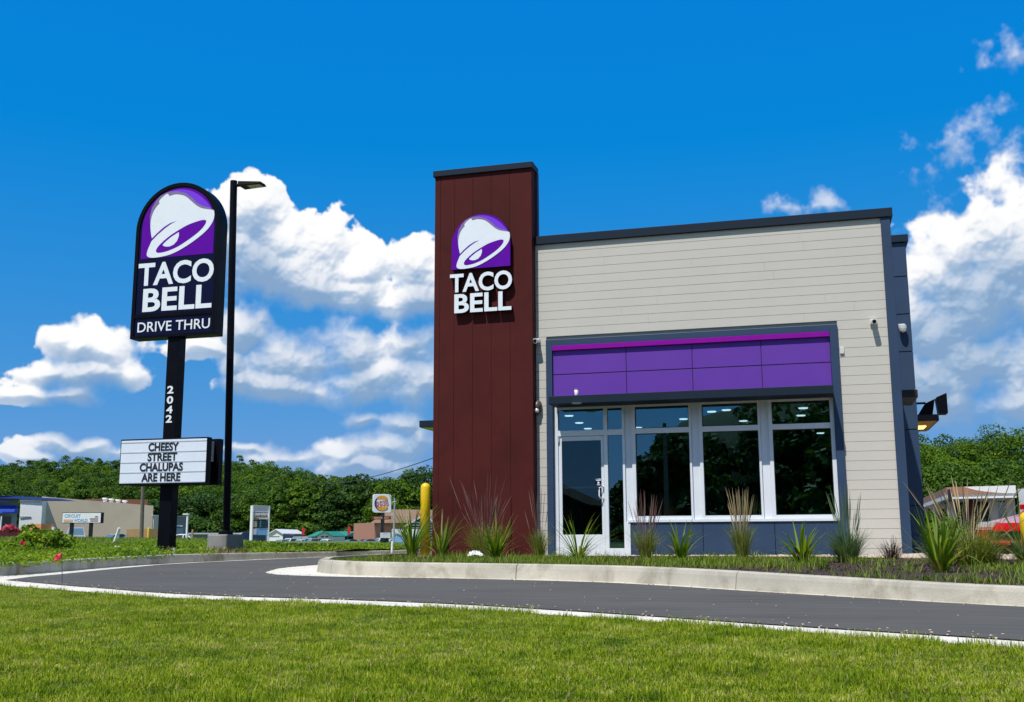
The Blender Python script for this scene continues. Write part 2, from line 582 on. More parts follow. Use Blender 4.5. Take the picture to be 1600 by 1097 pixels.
def asphalt():
    m, t, out = mat('asphalt')
    p = t.node('ShaderNodeBsdfPrincipled')
    co = objco(t)
    big = t.noise(co, .7, 4, .6)
    mp = t.node('ShaderNodeMapping')
    mp.inputs['Rotation'].default_value = (0, 0, R(38))
    mp.inputs['Scale'].default_value = (.5, 7, 1)
    t.l.new(co, mp.inputs[0])
    streak = t.noise(mp.outputs[0], 1.0, 4, .6)
    fine = t.noise(co, 170, 2, .7)
    f = t.math('MULTIPLY', t.mapr(big, .3, .7, .88, 1.12), t.mapr(fine, .25, .75, .72, 1.28))
    f = t.math('MULTIPLY', f, t.mapr(streak, .3, .7, .84, 1.14))
    spots = t.mapr(t.noise(co, 2.3, 5, .62, .8), .60, .74, 0, 1)
    f = t.math('MULTIPLY', f, t.math('SUBTRACT', 1.0, t.math('MULTIPLY', spots, .22)))
    c = t.mix(1.0, (.100, .097, .089, 1), f, 'MULTIPLY')
    v = t.node('ShaderNodeTexVoronoi')
    v.inputs['Scale'].default_value = 60
    t.l.new(co, v.inputs[0])
    spk = t.math('MULTIPLY', t.math('LESS_THAN', v.outputs['Distance'], .16), t.math('GREATER_THAN', t.noise(co, 42, 1, .5), .66))
    c = t.mix(t.math('MULTIPLY', spk, .55), c, (.30, .29, .27, 1))
    t.put(p.inputs['Base Color'], c)
    p.inputs['Roughness'].default_value = .82
    p.inputs['Specular IOR Level'].default_value = .12
    b = t.node('ShaderNodeBump')
    b.inputs['Strength'].default_value = .5
    b.inputs['Distance'].default_value = .006
    t.put(b.inputs['Height'], fine)
    t.l.new(b.outputs[0], p.inputs['Normal'])
    t.l.new(p.outputs[0], out.inputs[0])
    return m


def soil(name, a, b, c, s=2.0):
    m, t, out = mat(name)
    p = t.node('ShaderNodeBsdfPrincipled')
    co = objco(t)
    n = t.noise(co, s, 6, .65)
    f = t.noise(co, 38, 4, .7)
    k = t.ramp(n, [(.30, a), (.50, b), (.70, c)])
    k = t.mix(1.0, k, t.mapr(f, .25, .75, .6, 1.4), 'MULTIPLY')
    t.put(p.inputs['Base Color'], k)
    p.inputs['Roughness'].default_value = .95
    bp = t.node('ShaderNodeBump')
    bp.inputs['Strength'].default_value = .8
    bp.inputs['Distance'].default_value = .02
    t.put(bp.inputs['Height'], f)
    t.l.new(bp.outputs[0], p.inputs['Normal'])
    t.l.new(p.outputs[0], out.inputs[0])
    return m


M['asphalt'] = asphalt()
M['lotasphalt'] = surface('far_asphalt', (.11, .11, .11), .9, var=.1, vscale=.2)
M['lawnsoil'] = soil('lawn_soil', (.055, .085, .008), (.085, .12, .010), (.16, .13, .04))
M['verge'] = soil('verge_soil', (.045, .085, .012), (.075, .13, .016), (.16, .12, .06), .35)
M['farground'] = soil('far_ground', (.07, .12, .02), (.09, .14, .025), (.14, .13, .05), .05)
M['hill'] = soil('hill_floor', (.012, .03, .006), (.018, .04, .008), (.025, .045, .010), .05)
M['mulch'] = soil('mulch', (.022, .014, .008), (.045, .029, .017), (.085, .058, .034), 5)
M['rock'] = surface('pale_river_rock', (.50, .40, .31), .85, var=.22, vscale=5, bump=.2, dirt=((.24, .17, .12), .55, .8, 6))
M['chip'] = surface('bark_chip', (.060, .036, .020), .9, var=.4, vscale=30)
M['lawn'] = leafmat('lawn_blade', [(.055, .115, .005), (.15, .235, .010), (.25, .335, .014), (.35, .405, .03), (.56, .53, .20)], .35, .7, 1.6, 8.0, .10, .28)
M['turf'] = leafmat('bed_grass', [(.07, .15, .007), (.13, .22, .010), (.20, .28, .02), (.27, .29, .06)], .35)
M['weed'] = leafmat('weed_leaf', [(.05, .12, .006), (.115, .22, .008), (.20, .31, .010), (.31, .38, .02)], .38, .6, .5, 2.5)
M['drygrass'] = leafmat('dry_grass', [(.22, .16, .07), (.34, .26, .12), (.16, .15, .04)], .3)
M['strap'] = leafmat('strap_leaf', [(.045, .115, .008), (.11, .205, .010), (.20, .30, .015), (.32, .38, .06)], .4, .4)
M['finegrass'] = leafmat('fine_grass', [(.09, .165, .015), (.17, .24, .03), (.27, .30, .06), (.36, .34, .12)], .35)
M['bluegrass'] = leafmat('bluish_fine_grass', [(.06, .13, .05), (.12, .20, .09), (.20, .26, .14)], .35)
M['plume'] = leafmat('purple_plume', [(.16, .085, .085), (.26, .15, .14), (.34, .23, .19)], .3)
M['tanplume'] = leafmat('tan_plume', [(.34, .27, .15), (.46, .37, .22), (.52, .45, .30)], .3)
M['twig'] = leafmat('dry_twig', [(.06, .035, .025), (.12, .07, .05)], .1)
M['tree'] = leafmat('broad_leaf', [(.018, .048, .004), (.045, .108, .007), (.088, .170, .012), (.14, .225, .022)], .3, .6, big=.09, clump=.35, spec=.2, swing=.16)
M['treedark'] = leafmat('dark_leaf', [(.011, .034, .006), (.026, .070, .010), (.052, .115, .016), (.085, .16, .026)], .25, .6, big=.09, clump=.35, spec=.2, swing=.16)
M['treebright'] = leafmat('bright_leaf', [(.036, .088, .004), (.080, .165, .007), (.14, .24, .012), (.20, .30, .025)], .35, .6, big=.09, clump=.35, spec=.2, swing=.16)
M['blossom'] = leafmat('red_blossom', [(.30, .01, .03), (.5, .04, .09), (.7, .25, .28)], .2)


# ------------------------------------------------------------------ mesh helpers
class MB:
    """collects shapes and links them as ONE mesh object"""

    def __init__(s):
        s.v, s.f, s.m = [], [], []
        s.k = 0
        s.chunks = []                     # (verts, quads) arrays for big foliage

    def add(s, vs, fs, mi=None):
        o = len(s.v)
        s.v.extend([tuple(v) for v in vs])
        for f in fs:
            s.f.append(tuple(o + i for i in f))
            s.m.append(s.k if mi is None else mi)

    def box(s, x0, x1, y0, y1, z0, z1, mi=None):
        vs = [(x, y, z) for z in (z0, z1) for y in (y0, y1) for x in (x0, x1)]
        s.add(vs, [(0, 2, 3, 1), (4, 5, 7, 6), (0, 1, 5, 4), (2, 6, 7, 3), (0, 4, 6, 2), (1, 3, 7, 5)], mi)

    def hexa(s, low, high, mi=None):      # four low points and four high points, both in turn
        s.add(list(low) + list(high), [(3, 2, 1, 0), (4, 5, 6, 7), (0, 1, 5, 4), (1, 2, 6, 5), (2, 3, 7, 6), (3, 0, 4, 7)], mi)

    def wall(s, A, B, thick, z0, z1, mi=None):    # upright slab from A to B, thick away from the viewer
        A, B = Vector((A[0], A[1], 0)), Vector((B[0], B[1], 0))
        d = (B - A).normalized()
        n = Vector((-d.y, d.x, 0)) * thick
        q = [A, B, B + n, A + n]
        s.hexa([(p.x, p.y, z0) for p in q], [(p.x, p.y, z1) for p in q], mi)

    def prism(s, pts, y0, y1, mi=None):   # outline in x and z, from y0 (front) to y1
        n = len(pts)
        vs = [(x, y0, z) for x, z in pts] + [(x, y1, z) for x, z in pts]
        a = sum(pts[i][0] * pts[(i + 1) % n][1] - pts[(i + 1) % n][0] * pts[i][1] for i in range(n))
        fr, bk = list(range(n)), [n + i for i in range(n)][::-1]
        sd = [(i, i + n, (i + 1) % n + n, (i + 1) % n) for i in range(n)]
        fs = [fr, bk] + [tuple(reversed(q)) if False else q for q in sd]
        if a < 0:
            fs = [f[::-1] for f in fs]
        s.add(vs, fs, mi)

    def tube(s, pts, rad, n=10, caps=True, mi=None):
        pts = [Vector(p) for p in pts]
        rads = rad if isinstance(rad, (list, tuple)) else [rad] * len(pts)
        vs, fs = [], []
        for i, p in enumerate(pts):
            d = (pts[min(i + 1, len(pts) - 1)] - pts[max(i - 1, 0)]).normalized()
            a = d.orthogonal().normalized() if abs(d.z) < .98 else Vector((1, 0, 0))
            a = (a - d * a.dot(d)).normalized()
            b = d.cross(a)
            for k in range(n):
                t = 2 * math.pi * k / n
                vs.append(p + (a * math.cos(t) + b * math.sin(t)) * rads[i])
        for i in range(len(pts) - 1):
            for k in range(n):
                k2 = (k + 1) % n
                fs.append((i * n + k, i * n + k2, (i + 1) * n + k2, (i + 1) * n + k))
        if caps:
            fs.append(tuple(range(n))[::-1])
            fs.append(tuple((len(pts) - 1) * n + k for k in range(n)))
        s.add(vs, fs, mi)

    def lathe(s, c, prof, n=24, mi=None, axis='z'):   # (radius, height) pairs about a line through c
        vs, fs = [], []
        for r, h in prof:
            for k in range(n):
                t = 2 * math.pi * k / n
                p = (r * math.cos(t), r * math.sin(t), h)
                if axis == 'y':
                    p = (p[0], -p[2], p[1])
                vs.append((c[0] + p[0], c[1] + p[1], c[2] + p[2]))
        for i in range(len(prof) - 1):
            for k in range(n):
                k2 = (k + 1) % n
                fs.append((i * n + k, i * n + k2, (i + 1) * n + k2, (i + 1) * n + k))
        fs.append(tuple(range(n))[::-1])
        fs.append(tuple((len(prof) - 1) * n + k for k in range(n)))
        s.add(vs, fs, mi)

    def quads(s, V, Q):                   # numpy arrays, foliage
        s.chunks.append((np.asarray(V, np.float32), np.asarray(Q, np.int32)))

    def text(s, body, size, mtx, bold=.0, sx=1.0, extrude=.0, spacing=1.0, align='CENTER', mi=None, line=1.0):
        cu = bpy.data.curves.new('lettering', 'FONT')
        cu.body = body
        cu.size = size
        cu.offset = bold * size
        cu.extrude = extrude
        cu.align_x = align
        cu.align_y = 'CENTER'
        cu.space_character = spacing
        cu.space_line = line
        cu.resolution_u = 4
        o = bpy.data.objects.new('lettering', cu)
        COL.objects.link(o)
        dg = bpy.context.evaluated_depsgraph_get()
        dg.update()
        me = bpy.data.meshes.new_from_object(o.evaluated_get(dg))
        S = Matrix.Diagonal((sx, 1, 1, 1))
        s.add([mtx @ S @ v.co for v in me.vertices], [tuple(p.vertices) for p in me.polygons], mi)
        bpy.data.objects.remove(o)
        bpy.data.meshes.remove(me)
        bpy.data.curves.remove(cu)

    def build(s, name, mats, parent=None, bevel=0.0, smooth=False, kind=None):
        me = bpy.data.meshes.new(name)
        if s.chunks:
            Vs, Qs, o = [], [], 0
            if s.v:
                raise ValueError('mixed')
            for V, Q in s.chunks:
                Vs.append(V)
                Qs.append(Q + o)
                o += len(V)
            V, Q = np.concatenate(Vs), np.concatenate(Qs)
            if parent is not None:
                V = V - np.array(root_loc(parent), np.float32)
            me.vertices.add(len(V))
            me.vertices.foreach_set('co', V.astype(np.float32).ravel())
            me.loops.add(Q.size)
            me.loops.foreach_set('vertex_index', Q.ravel())
            me.polygons.add(len(Q))
            me.polygons.foreach_set('loop_start', np.arange(0, Q.size, Q.shape[1], dtype=np.int32))
            me.update(calc_edges=True)
        else:
            L = root_loc(parent) if parent is not None else Vector((0, 0, 0))
            me.from_pydata([(v[0] - L[0], v[1] - L[1], v[2] - L[2]) for v in s.v], [], s.f)
        mats = mats if isinstance(mats, (list, tuple)) else [mats]
        for m in mats:
            me.materials.append(m)
        if not s.chunks and len(mats) > 1:
            me.polygons.foreach_set('material_index', s.m)
        if smooth:
            me.polygons.foreach_set('use_smooth', [True] * len(me.polygons))
        me.update()
        o = bpy.data.objects.new(name, me)
        COL.objects.link(o)
        if parent is not None:
            o.parent = parent
        if bevel:
            b = o.modifiers.new('edge', 'BEVEL')
            b.width = bevel
            b.segments = 2
            b.limit_method = 'ANGLE'
            b.angle_limit = R(40)
        if kind:
            o['kind'] = kind
        return o


def root_loc(o):                          # parts are modelled in world places, kept relative to their thing
    L = Vector((0, 0, 0))
    while o is not None:
        L = L + Vector(o.location)
        o = o.parent
    return L


def thing(name, label, cat, loc=(0, 0, 0), group=None):
    o = bpy.data.objects.new(name, None)
    COL.objects.link(o)
    o.location = loc
    o['label'] = label
    o['category'] = cat
    if group:
        o['group'] = group
    return o


def tag(o, label, cat, group=None, kind=None):
    o['label'] = label
    o['category'] = cat
    if group:
        o['group'] = group
    if kind:
        o['kind'] = kind
    return o


def copy_tree(o, parent=None):
    c = o.copy()
    COL.objects.link(c)
    if parent is not None:
        c.parent = parent
    for ch in list(o.children):
        copy_tree(ch, c)
    return c


def facing(x, y, z, rot=0.0, yaw=0.0):    # lettering stood upright, read from -y
    return Matrix.Translation((x, y, z)) @ Matrix.Rotation(yaw, 4, 'Z') @ Matrix.Rotation(R(90), 4, 'X') @ Matrix.Rotation(rot, 4, 'Z')


def sheet(name, pts, z, m, kind='structure'):
    b = MB()
    P3 = [(p[0], p[1], p[2] if len(p) > 2 else z) for p in pts]
    b.add(P3, [tuple(range(len(P3)))])
    o = b.build(name, m)
    if o.data.polygons[0].normal.z < 0:
        o.data.flip_normals()
    o['kind'] = kind
    return o


def smooth_path(pts, n=6):                # Catmull-Rom through the points
    out = []
    P4 = [pts[0]] + list(pts) + [pts[-1]]
    for i in range(1, len(P4) - 2):
        a, b, c, d = (np.array(P4[i + j], float) for j in (-1, 0, 1, 2))
        for k in range(n):
            t = k / n
            out.append(.5 * (2 * b + (c - a) * t + (2 * a - 5 * b + 4 * c - d) * t * t + (3 * b - a - 3 * c + d) * t ** 3))
    out.append(np.array(pts[-1], float))
    return out


def inside(poly, x, y):                   # which points lie in the outline (numpy)
    r = np.zeros(x.shape, bool)
    n = len(poly)
    j = n - 1
    for i in range(n):
        xi, yi, xj, yj = poly[i][0], poly[i][1], poly[j][0], poly[j][1]
        c = ((yi > y) != (yj > y)) & (x < (xj - xi) * (y - yi) / (yj - yi + 1e-12) + xi)
        r ^= c
        j = i
    return r


def blades(pos, az, length, lean, curl, width, seg=3, taper=.75, rng=RNG):
    """curved ribbons: pos (n,3), az heading, lean and curl in radians from upright; returns vertices and quads"""
    n = len(pos)
    dirx, diry = np.cos(az), np.sin(az)
    wx, wy = -np.sin(az), np.cos(az)
    V = np.zeros((n, (seg + 1) * 2, 3), np.float32)
    p = pos.astype(np.float64).copy()
    st = length / seg
    for i in range(seg + 1):
        w = width * (1 - taper * (i / seg) ** 1.6) * (.6 + .4 * min(1, i + .5)) * .5
        V[:, 2 * i, 0], V[:, 2 * i, 1], V[:, 2 * i, 2] = p[:, 0] - wx * w, p[:, 1] - wy * w, p[:, 2]
        V[:, 2 * i + 1, 0], V[:, 2 * i + 1, 1], V[:, 2 * i + 1, 2] = p[:, 0] + wx * w, p[:, 1] + wy * w, p[:, 2]
        ang = lean + curl * (i + .5) / seg
        p[:, 0] += np.sin(ang) * dirx * st
        p[:, 1] += np.sin(ang) * diry * st
        p[:, 2] += np.cos(ang) * st
    base = (np.arange(n) * (seg + 1) * 2)[:, None]
    q = np.array([[2 * i, 2 * i + 1, 2 * i + 3, 2 * i + 2] for i in range(seg)])
    Q = (base[:, :, None] + q[None]).reshape(-1, 4)
    return V.reshape(-1, 3), Q


def leafquads(c, nrm, size, rng, jit=.6):
    """small four-sided leaves at c, roughly facing nrm"""
    n = len(c)
    nn = nrm + rng.normal(0, jit, (n, 3))
    nn /= np.linalg.norm(nn, axis=1, keepdims=True) + 1e-9
    a = np.cross(nn, rng.normal(0, 1, (n, 3)))
    a /= np.linalg.norm(a, axis=1, keepdims=True) + 1e-9
    b = np.cross(nn, a)
    s = (size * rng.uniform(.6, 1.3, n))[:, None]
    V = np.stack([c - a * s, c - b * s * .62, c + a * s, c + b * s * .62], 1)
    return V.reshape(-1, 3), np.arange(n * 4).reshape(-1, 4)


def crown_cloud(rng, rx, rz, nclump, nleaf, leaf, shape='round'):
    """leaves of a crown about the origin: clumps spread over a lumpy body, more of them towards its outside"""
    Vs, Ns = [], []
    for i in range(nclump):
        d = rng.normal(0, 1, 3)
        d /= np.linalg.norm(d)
        if d[2] < -.55:
            d[2] *= -.5
        r = rng.uniform(.55, 1.0) ** .6
        zz = d[2] * rz * r
        if shape == 'cone':
            t = rng.uniform(0, 1)
            zz = (t * 2 - 1) * rz
            rad = rx * (1.02 - t) * rng.uniform(.55, 1.0)
            th = rng.uniform(0, 6.283)
            c = np.array([math.cos(th) * rad, math.sin(th) * rad, zz])
            cr = rx * .30 * (1.15 - .7 * t)
        else:
            wob = 1 + .22 * math.sin(3 * d[0] + 5 * d[1] + i)
            c = np.array([d[0] * rx * r * wob, d[1] * rx * r * wob, zz])
            cr = rx * rng.uniform(.22, .40)
        q = rng.normal(0, 1, (nleaf, 3))
        q /= np.linalg.norm(q, axis=1, keepdims=True)
        q[:, 2] = np.where(q[:, 2] < -.3, -q[:, 2], q[:, 2])
        k = rng.uniform(.7, 1.08, (nleaf, 1))
        Vs.append(c + q * cr * k * np.array([1, 1, .75]))
        Ns.append(q + np.array([0, 0, .25]))
    c, nrm = np.concatenate(Vs), np.concatenate(Ns)
    return leafquads(c, nrm, np.full(len(c), leaf), rng, .55)


# ------------------------------------------------------------------ ground, lane, kerbs
sheet('ground', [(-2500, -600), (2500, -600), (2500, 3500), (-2500, 3500)], -.06, M['farground'])
sheet('gutter', [(-13, 1), (9, 0), (9, 20), (-6.9, 47), (-13, 47)], -.006, M['pan'])
LAWN_EDGE = [(-13, 8.3), (-10.2, 8.9), (-8.8, 9.25), (-7.81, 8.95), (-7.01, 8.5), (-5.98, 7.92), (-5.0, 7.36), (-4.3, 7.06), (-3.26, 6.83), (-2.27, 6.5), (-1.64, 6.2), (-.93, 5.82), (-.24, 5.38), (.78, 4.72), (3.2, 3.1), (8, .2)]
LAWN_EDGE = [(p[0] - .055, p[1] - .125) for p in LAWN_EDGE]
lawn_poly = LAWN_EDGE + [(9, -5), (-15, -5), (-15, 8.3)]
sheet('lawn', lawn_poly, .004, M['lawnsoil'])
sheet('field_behind', [(-70, -60), (60, -60), (60, -5.01), (-70, -5.01)], -.02, M['farground'])
near = [(p[0], p[1]) for p in smooth_path([(-8.48, 9.85), (-7.7, 9.35), (-6.9, 8.82), (-6.0, 8.28), (-5.28, 7.84), (-4.5, 7.5), (-3.9, 7.34), (-3.3, 7.2), (-2.4, 6.9), (-1.75, 6.56), (-1.0, 6.12), (-.25, 5.62), (.35, 5.27), (.85, 4.98), (3.3, 3.45), (8, .6)])]
K = [(8, 2.2), (3.4, 5.75), (1.23, 7.42), (.5, 8.06), (-.39, 8.95), (-1.2, 9.85), (-2.0, 10.55), (-3.2, 11.1), (-4.4, 11.42), (-5.4, 11.95), (-6.2, 12.8), (-6.69, 13.85), (-7.1, 15), (-7.35, 17), (-7.5, 20), (-7.6, 26), (-7.6, 46)]
KZ = [.10, .108, .113, .122, .138, .148, .152, .154, .156, .156, .156, .156, .155, .15, .15, .15, .15]
bed_kerb = smooth_path([(p[0], p[1], z) for p, z in zip(K, KZ)], 8)


def offset(path, d):                      # shift a path sideways; positive to the right of travel
    out = []
    for i, p in enumerate(path):
        a, b = path[max(0, i - 1)], path[min(len(path) - 1, i + 1)]
        t = np.array([b[0] - a[0], b[1] - a[1]])
        t /= np.linalg.norm(t)
        out.append(np.array([p[0] + t[1] * d, p[1] - t[0] * d, p[2] if len(p) > 2 else 0]))
    return out


panw = []
for p in bed_kerb:                        # the gutter is widest round the nose
    w = .10 + .10 * math.exp(-((p[0] + 3.0) / 2.0) ** 2)
    if p[0] < -4.2 and p[1] < 22:
        w = .16 + .5 * min(1, (-4.2 - p[0]) / 1.6)
    if p[1] > 22:
        w = .4
    panw.append(w)
far = []
for i, p in enumerate(bed_kerb):
    far.append(offset(bed_kerb, -panw[i])[i][:2])
left = [ground(48, 901)[:2], ground(97, 896.8)[:2], ground(140, 892.4)[:2], ground(190, 887.6)[:2], (-10.75, 16.2), (-10.98, 18), (-11.05, 21), (-10.8, 25), (-10.4, 32), (-10.2, 46)]
sheet('lane_asphalt', [tuple(p) for p in near] + [tuple(p) for p in far] + [tuple(p) for p in reversed(left)], 0, M['asphalt'])


def kerb(name, path, side, m, width=.15, piece=3.05, start=0.0):
    """concrete kerb along a path of front-edge points (x, y, top); side +1 lies to the right of travel"""
    d = [0.0]
    for i in range(1, len(path)):
        d.append(d[-1] + math.hypot(path[i][0] - path[i - 1][0], path[i][1] - path[i - 1][1]))
    arr = np.array(path)
    b = MB()
    s = -start
    while s < d[-1]:
        e = min(s + piece, d[-1])
        for (q0, q1, k, inset) in ((max(0, s), e - .012, 0, 0.0), (e - .012, e, 1, .006)):
            if q1 - q0 < 1e-4:
                continue
            n = max(1, int((q1 - q0) / .25))
            sm = [np.array([np.interp(q0 + (q1 - q0) * j / n, d, arr[:, c]) for c in range(3)]) for j in range(n + 1)]
            rows = []
            for off, hz in ((0 - .012, -.03), (.0, .0), (.012, .7), (.022, .93), (.042, 1.0), (width, 1.0), (width, -.2)):
                o = offset(sm, side * (off + (inset if off < .1 else 0)))
                rows.append([(p[0], p[1], (p[2] - inset) * hz if hz > 0 else hz * .3) for p in o])
            m_ = len(rows)
            vs = [rows[r][j] for j in range(n + 1) for r in range(m_)]
            fs = []
            for j in range(n):
                for r in range(m_ - 1):
                    f = (j * m_ + r, (j + 1) * m_ + r, (j + 1) * m_ + r + 1, j * m_ + r + 1)
                    fs.append(f if side > 0 else f[::-1])
            fs.append(tuple(range(m_)))
            fs.append(tuple(n * m_ + r for r in range(m_))[::-1])
            b.add(vs, fs, k)
        s = e
    return b.build(name, [m, M['mortar']], kind='structure')


kerb('kerb_of_planting_bed', bed_kerb, 1, M['concrete'], start=1.0)
outer = smooth_path([(-13, 9.2, .15), (-10.6, 9.9, .15), (-9.75, 10.45, .15), (-9.55, 11.2, .15), (-10.0, 12.75, .15), (-10.8, 15.2, .15), (-11.2, 17.6, .15), (-11.3, 21, .13), (-11.0, 25, .11), (-10.6, 32, .10), (-10.4, 46, .10)], 8)
kerb('kerb_of_verge', outer, -1, M['concrete'], start=.7)

# the planting bed
bed_in = [(p[0], p[1]) for p in offset(bed_kerb, .09)]
bed_poly = bed_in + [(-7.0, 46), (-7.0, 19.0), (10, 19.0), (10, 2)]


def bed_z(x, y):
    return .135 - .05 * np.clip((y - 10) / 9, 0, 1) - .028 * np.clip((x + .5) / 2, 0, 1) * np.clip((12 - y) / 4, 0, 1)


def grid_sheet(name, poly, x0, x1, y0, y1, c, zf, m, rough=.012, seed=1):
    nx, ny = int((x1 - x0) / c), int((y1 - y0) / c)
    X, Y = np.meshgrid(x0 + np.arange(nx + 1) * c, y0 + np.arange(ny + 1) * c)
    rg = np.random.default_rng(seed)
    Z = zf(X, Y) + (fbm(ny + 1, nx + 1, max(3, .8 / c), 4, rg) - .5) * rough * 2
    cx, cy = X[:-1, :-1] + c / 2, Y[:-1, :-1] + c / 2
    ok = inside(poly, cx, cy)
    jj, ii = np.nonzero(ok)
    a = jj * (nx + 1) + ii
    Q = np.stack([a, a + 1, a + nx + 2, a + nx + 1], 1)
    b = MB()
    b.quads(np.stack([X.ravel(), Y.ravel(), Z.ravel()], 1), Q)
    o = b.build(name, m, smooth=True, kind='structure')
    return o


grid_sheet('bed_soil', bed_poly, -8, 10, 2, 19, .07, bed_z, M['mulch'], .02, 2)
def verge_z(x, y):
    return .12 + .30 * np.clip((-x - 15.5) / 13, 0, 1) + .02 * np.sin(x * .5 + y * .3) - .25 * np.clip((y - 30) / 9, 0, 1) * np.clip((x + 26) / 6, 0, 1)


grid_sheet('verge', [(p[0], p[1]) for p in offset(outer, -.10)] + [(-10.3, 46), (-16, 40), (-60, 62), (-60, 6), (-13, 9.3)], -60, -9, 6, 62, .35, verge_z, M['verge'], .04, 3)
sheet('parking_lot', [(9.05, 2), (60, 2), (60, 75), (-6.0, 75), (-6.0, 46.5), (-6.0, 33), (2.2, 33), (2.2, 19.2), (9.05, 19.2)], -.012, M['asphalt'])
sheet('far_lot', [(-380, 25), (-60.1, 25), (-60.1, 62), (-16, 40), (-10.3, 46.2), (-6.1, 46.6), (-6.1, 260), (-300, 330), (-380, 300)], -1.25, M['lotasphalt'])

# ------------------------------------------------------------------ the restaurant
FY = 19.0
ZB = .06
rest = thing('restaurant', 'restaurant with brown tower, pale board siding and purple panels over its windows', 'restaurant', (-2.6, FY, ZB))
X = lambda px, Y=FY, py=671: atY(px, py, Y).x
Zf = lambda px, py, Y=FY: atY(px, py, Y).z
XL = X(833, FY - .22, 570)
XC = (atY(1390, 340, FY - .03).x + atY(1426, 857, FY - .03).x) / 2      # right edge of the corner trim
XR = (atY(1375, 339, FY).x + atY(1409.8, 854, FY).x) / 2
ZC = (Zf(834, 384) + Zf(1376, 340)) / 2                                 # underside of the parapet cap
SX0, SX1, SZ1 = (X(852.4, FY - .05, 535) + X(856, FY - .05, 858)) / 2, (X(1308, FY - .05, 506) + X(1328, FY - .05, 855)) / 2, (Zf(852, 532, FY - .05) + Zf(1308, 506, FY - .05)) / 2       # outside of the navy surround
IX0, IX1, IZ1 = (X(862.3, FY, 560) + X(866, FY, 671)) / 2, (X(1297.8, FY, 540) + X(1304, FY, 671)) / 2, (Zf(863, 541, FY) + Zf(1297, 518, FY)) / 2       # its inside
# shell
b = MB()
b.box(XL, SX0 + .02, FY + .03, FY + .25, ZB, 5.9)
b.box(SX1 - .02, XC - .02, FY + .03, FY + .25, ZB, 5.9)
b.box(SX0 + .02, SX1 - .02, FY + .03, FY + .25, 2.86, 5.9)
b.box(XC - .25, XC - .02, FY + .25, 33, ZB, 5.9)
b.box(-6.86, -6.70, FY + .25, 33, ZB, 5.9)
b.box(-6.70, XC - .25, 32.8, 33, ZB, 5.9)
b.box(-6.70, XC - .25, FY + .25, 32.8, 5.5, 5.7)
b.box(-6.86, XL, FY + .19, FY + .25, ZB, 5.9)
b.build('wall', M['seam'], rest)
# boards
b = MB()
pitch = (ZC - ZB) / 36
rb = random.Random(3)
for i in range(36):
    z0, z1 = ZB + i * pitch + .0025, ZB + (i + 1) * pitch - .0025
    spans = [(XL, XR)] if z0 > SZ1 - .01 else [(XL, SX0), (SX1, XR)]
    for (a, c) in spans:
        cuts = [a]
        if c - a > 2:
            q = a + rb.uniform(.6, 3.4)
            while q < c - .4:
                cuts.append(q)
                q += 3.6
        cuts.append(c)
        for u, v in zip(cuts, cuts[1:]):
            zz0, zz1 = z0, z1
            if spans[0] == (XL, XR) and z0 < SZ1 + .001:
                zz0 = SZ1 + .002
                if zz1 - zz0 < .02:
                    continue
            b.box(u + .0006, v - .0006, FY, FY + .03, zz0, zz1)
b.build('siding', M['siding'], rest, bevel=.002)
# corner trim and parapet cap
b = MB()
b.box(XR + .002, XC, FY - .03, FY + .16, ZB, ZC)
o = b.build('corner_trim', M['navy'], rest, bevel=.004)
b = MB()
b.box(XC - .016, XC, FY + .16, 33.02, ZB, ZC)
b.build('side_cladding', M['navy'], rest)
b = MB()
zt = Zf(1390, 324, FY - .06)
b.box(XL + .001, XC + .045, FY - .06, FY + .45, ZC, zt)
b.box(XC - .3, XC + .045, FY + .45, 33.1, ZC, zt)
b.build('parapet_cap', M['navydark'], rest, bevel=.006)
# surround
b = MB()
b.box(SX0, IX0, FY - .05, FY + .12, ZB, SZ1)
b.box(IX1, SX1, FY - .05, FY + .12, ZB, SZ1)
b.box(IX0, IX1, FY - .05, FY + .12, IZ1, SZ1)
b.build('window_surround', M['navy'], rest, bevel=.004)
# purple fascia: four columns of two panels
AW_Y = FY - .55
az0, az1 = Zf(1100, 622.5, AW_Y), Zf(1100, 609.5, AW_Y)
zs = Zf(863, 586, FY)
cuts = [IX0, X(979, FY, 590), X(1082.6, FY, 590), X(1191, FY, 590), IX1]
b = MB()
b.box(IX0, IX1, FY + .012, FY + .03, 2.86, IZ1)
b.build('panel_backing', M['gap'], rest)
b = MB()
for u, v in zip(cuts, cuts[1:]):
    for (p0, p1) in ((2.88, zs - .008), (zs + .008, IZ1 - .001)):
        b.box(u + .006, v - .006, FY - .005, FY + .011, p0, p1)
b.build('purple_panel', M['purple'], rest, bevel=.002)
b = MB()
b.box(IX0 + .004, IX1 - .004, FY - .060, FY - .006, IZ1 - .094, IZ1 - .004)
b.build('magenta_trim', M['magenta'], rest, bevel=.003)
# awning slab and its downlight
b = MB()
b.box(X(857, AW_Y, 620), X(1302, AW_Y, 605), AW_Y, FY - .006, az0, az1)
aw = b.build('awning', M['navydark'], rest, bevel=.006)
b = MB()
q = ground(901, 630, az0)
b.lathe((q.x, q.y, az0 - .012), [(.085, 0), (.09, .012)], 20)
b.build('downlight', M['alu'], aw)
# storefront
SY = FY + .03
zh, zt0, zt1, zsill = (Zf(866, 636) + Zf(1300, 618.5)) / 2, Zf(1000, 677.5, SY), Zf(1000, 669.5, SY), (Zf(979, 812) + Zf(1313, 810)) / 2
x = lambda px: X(px, SY)


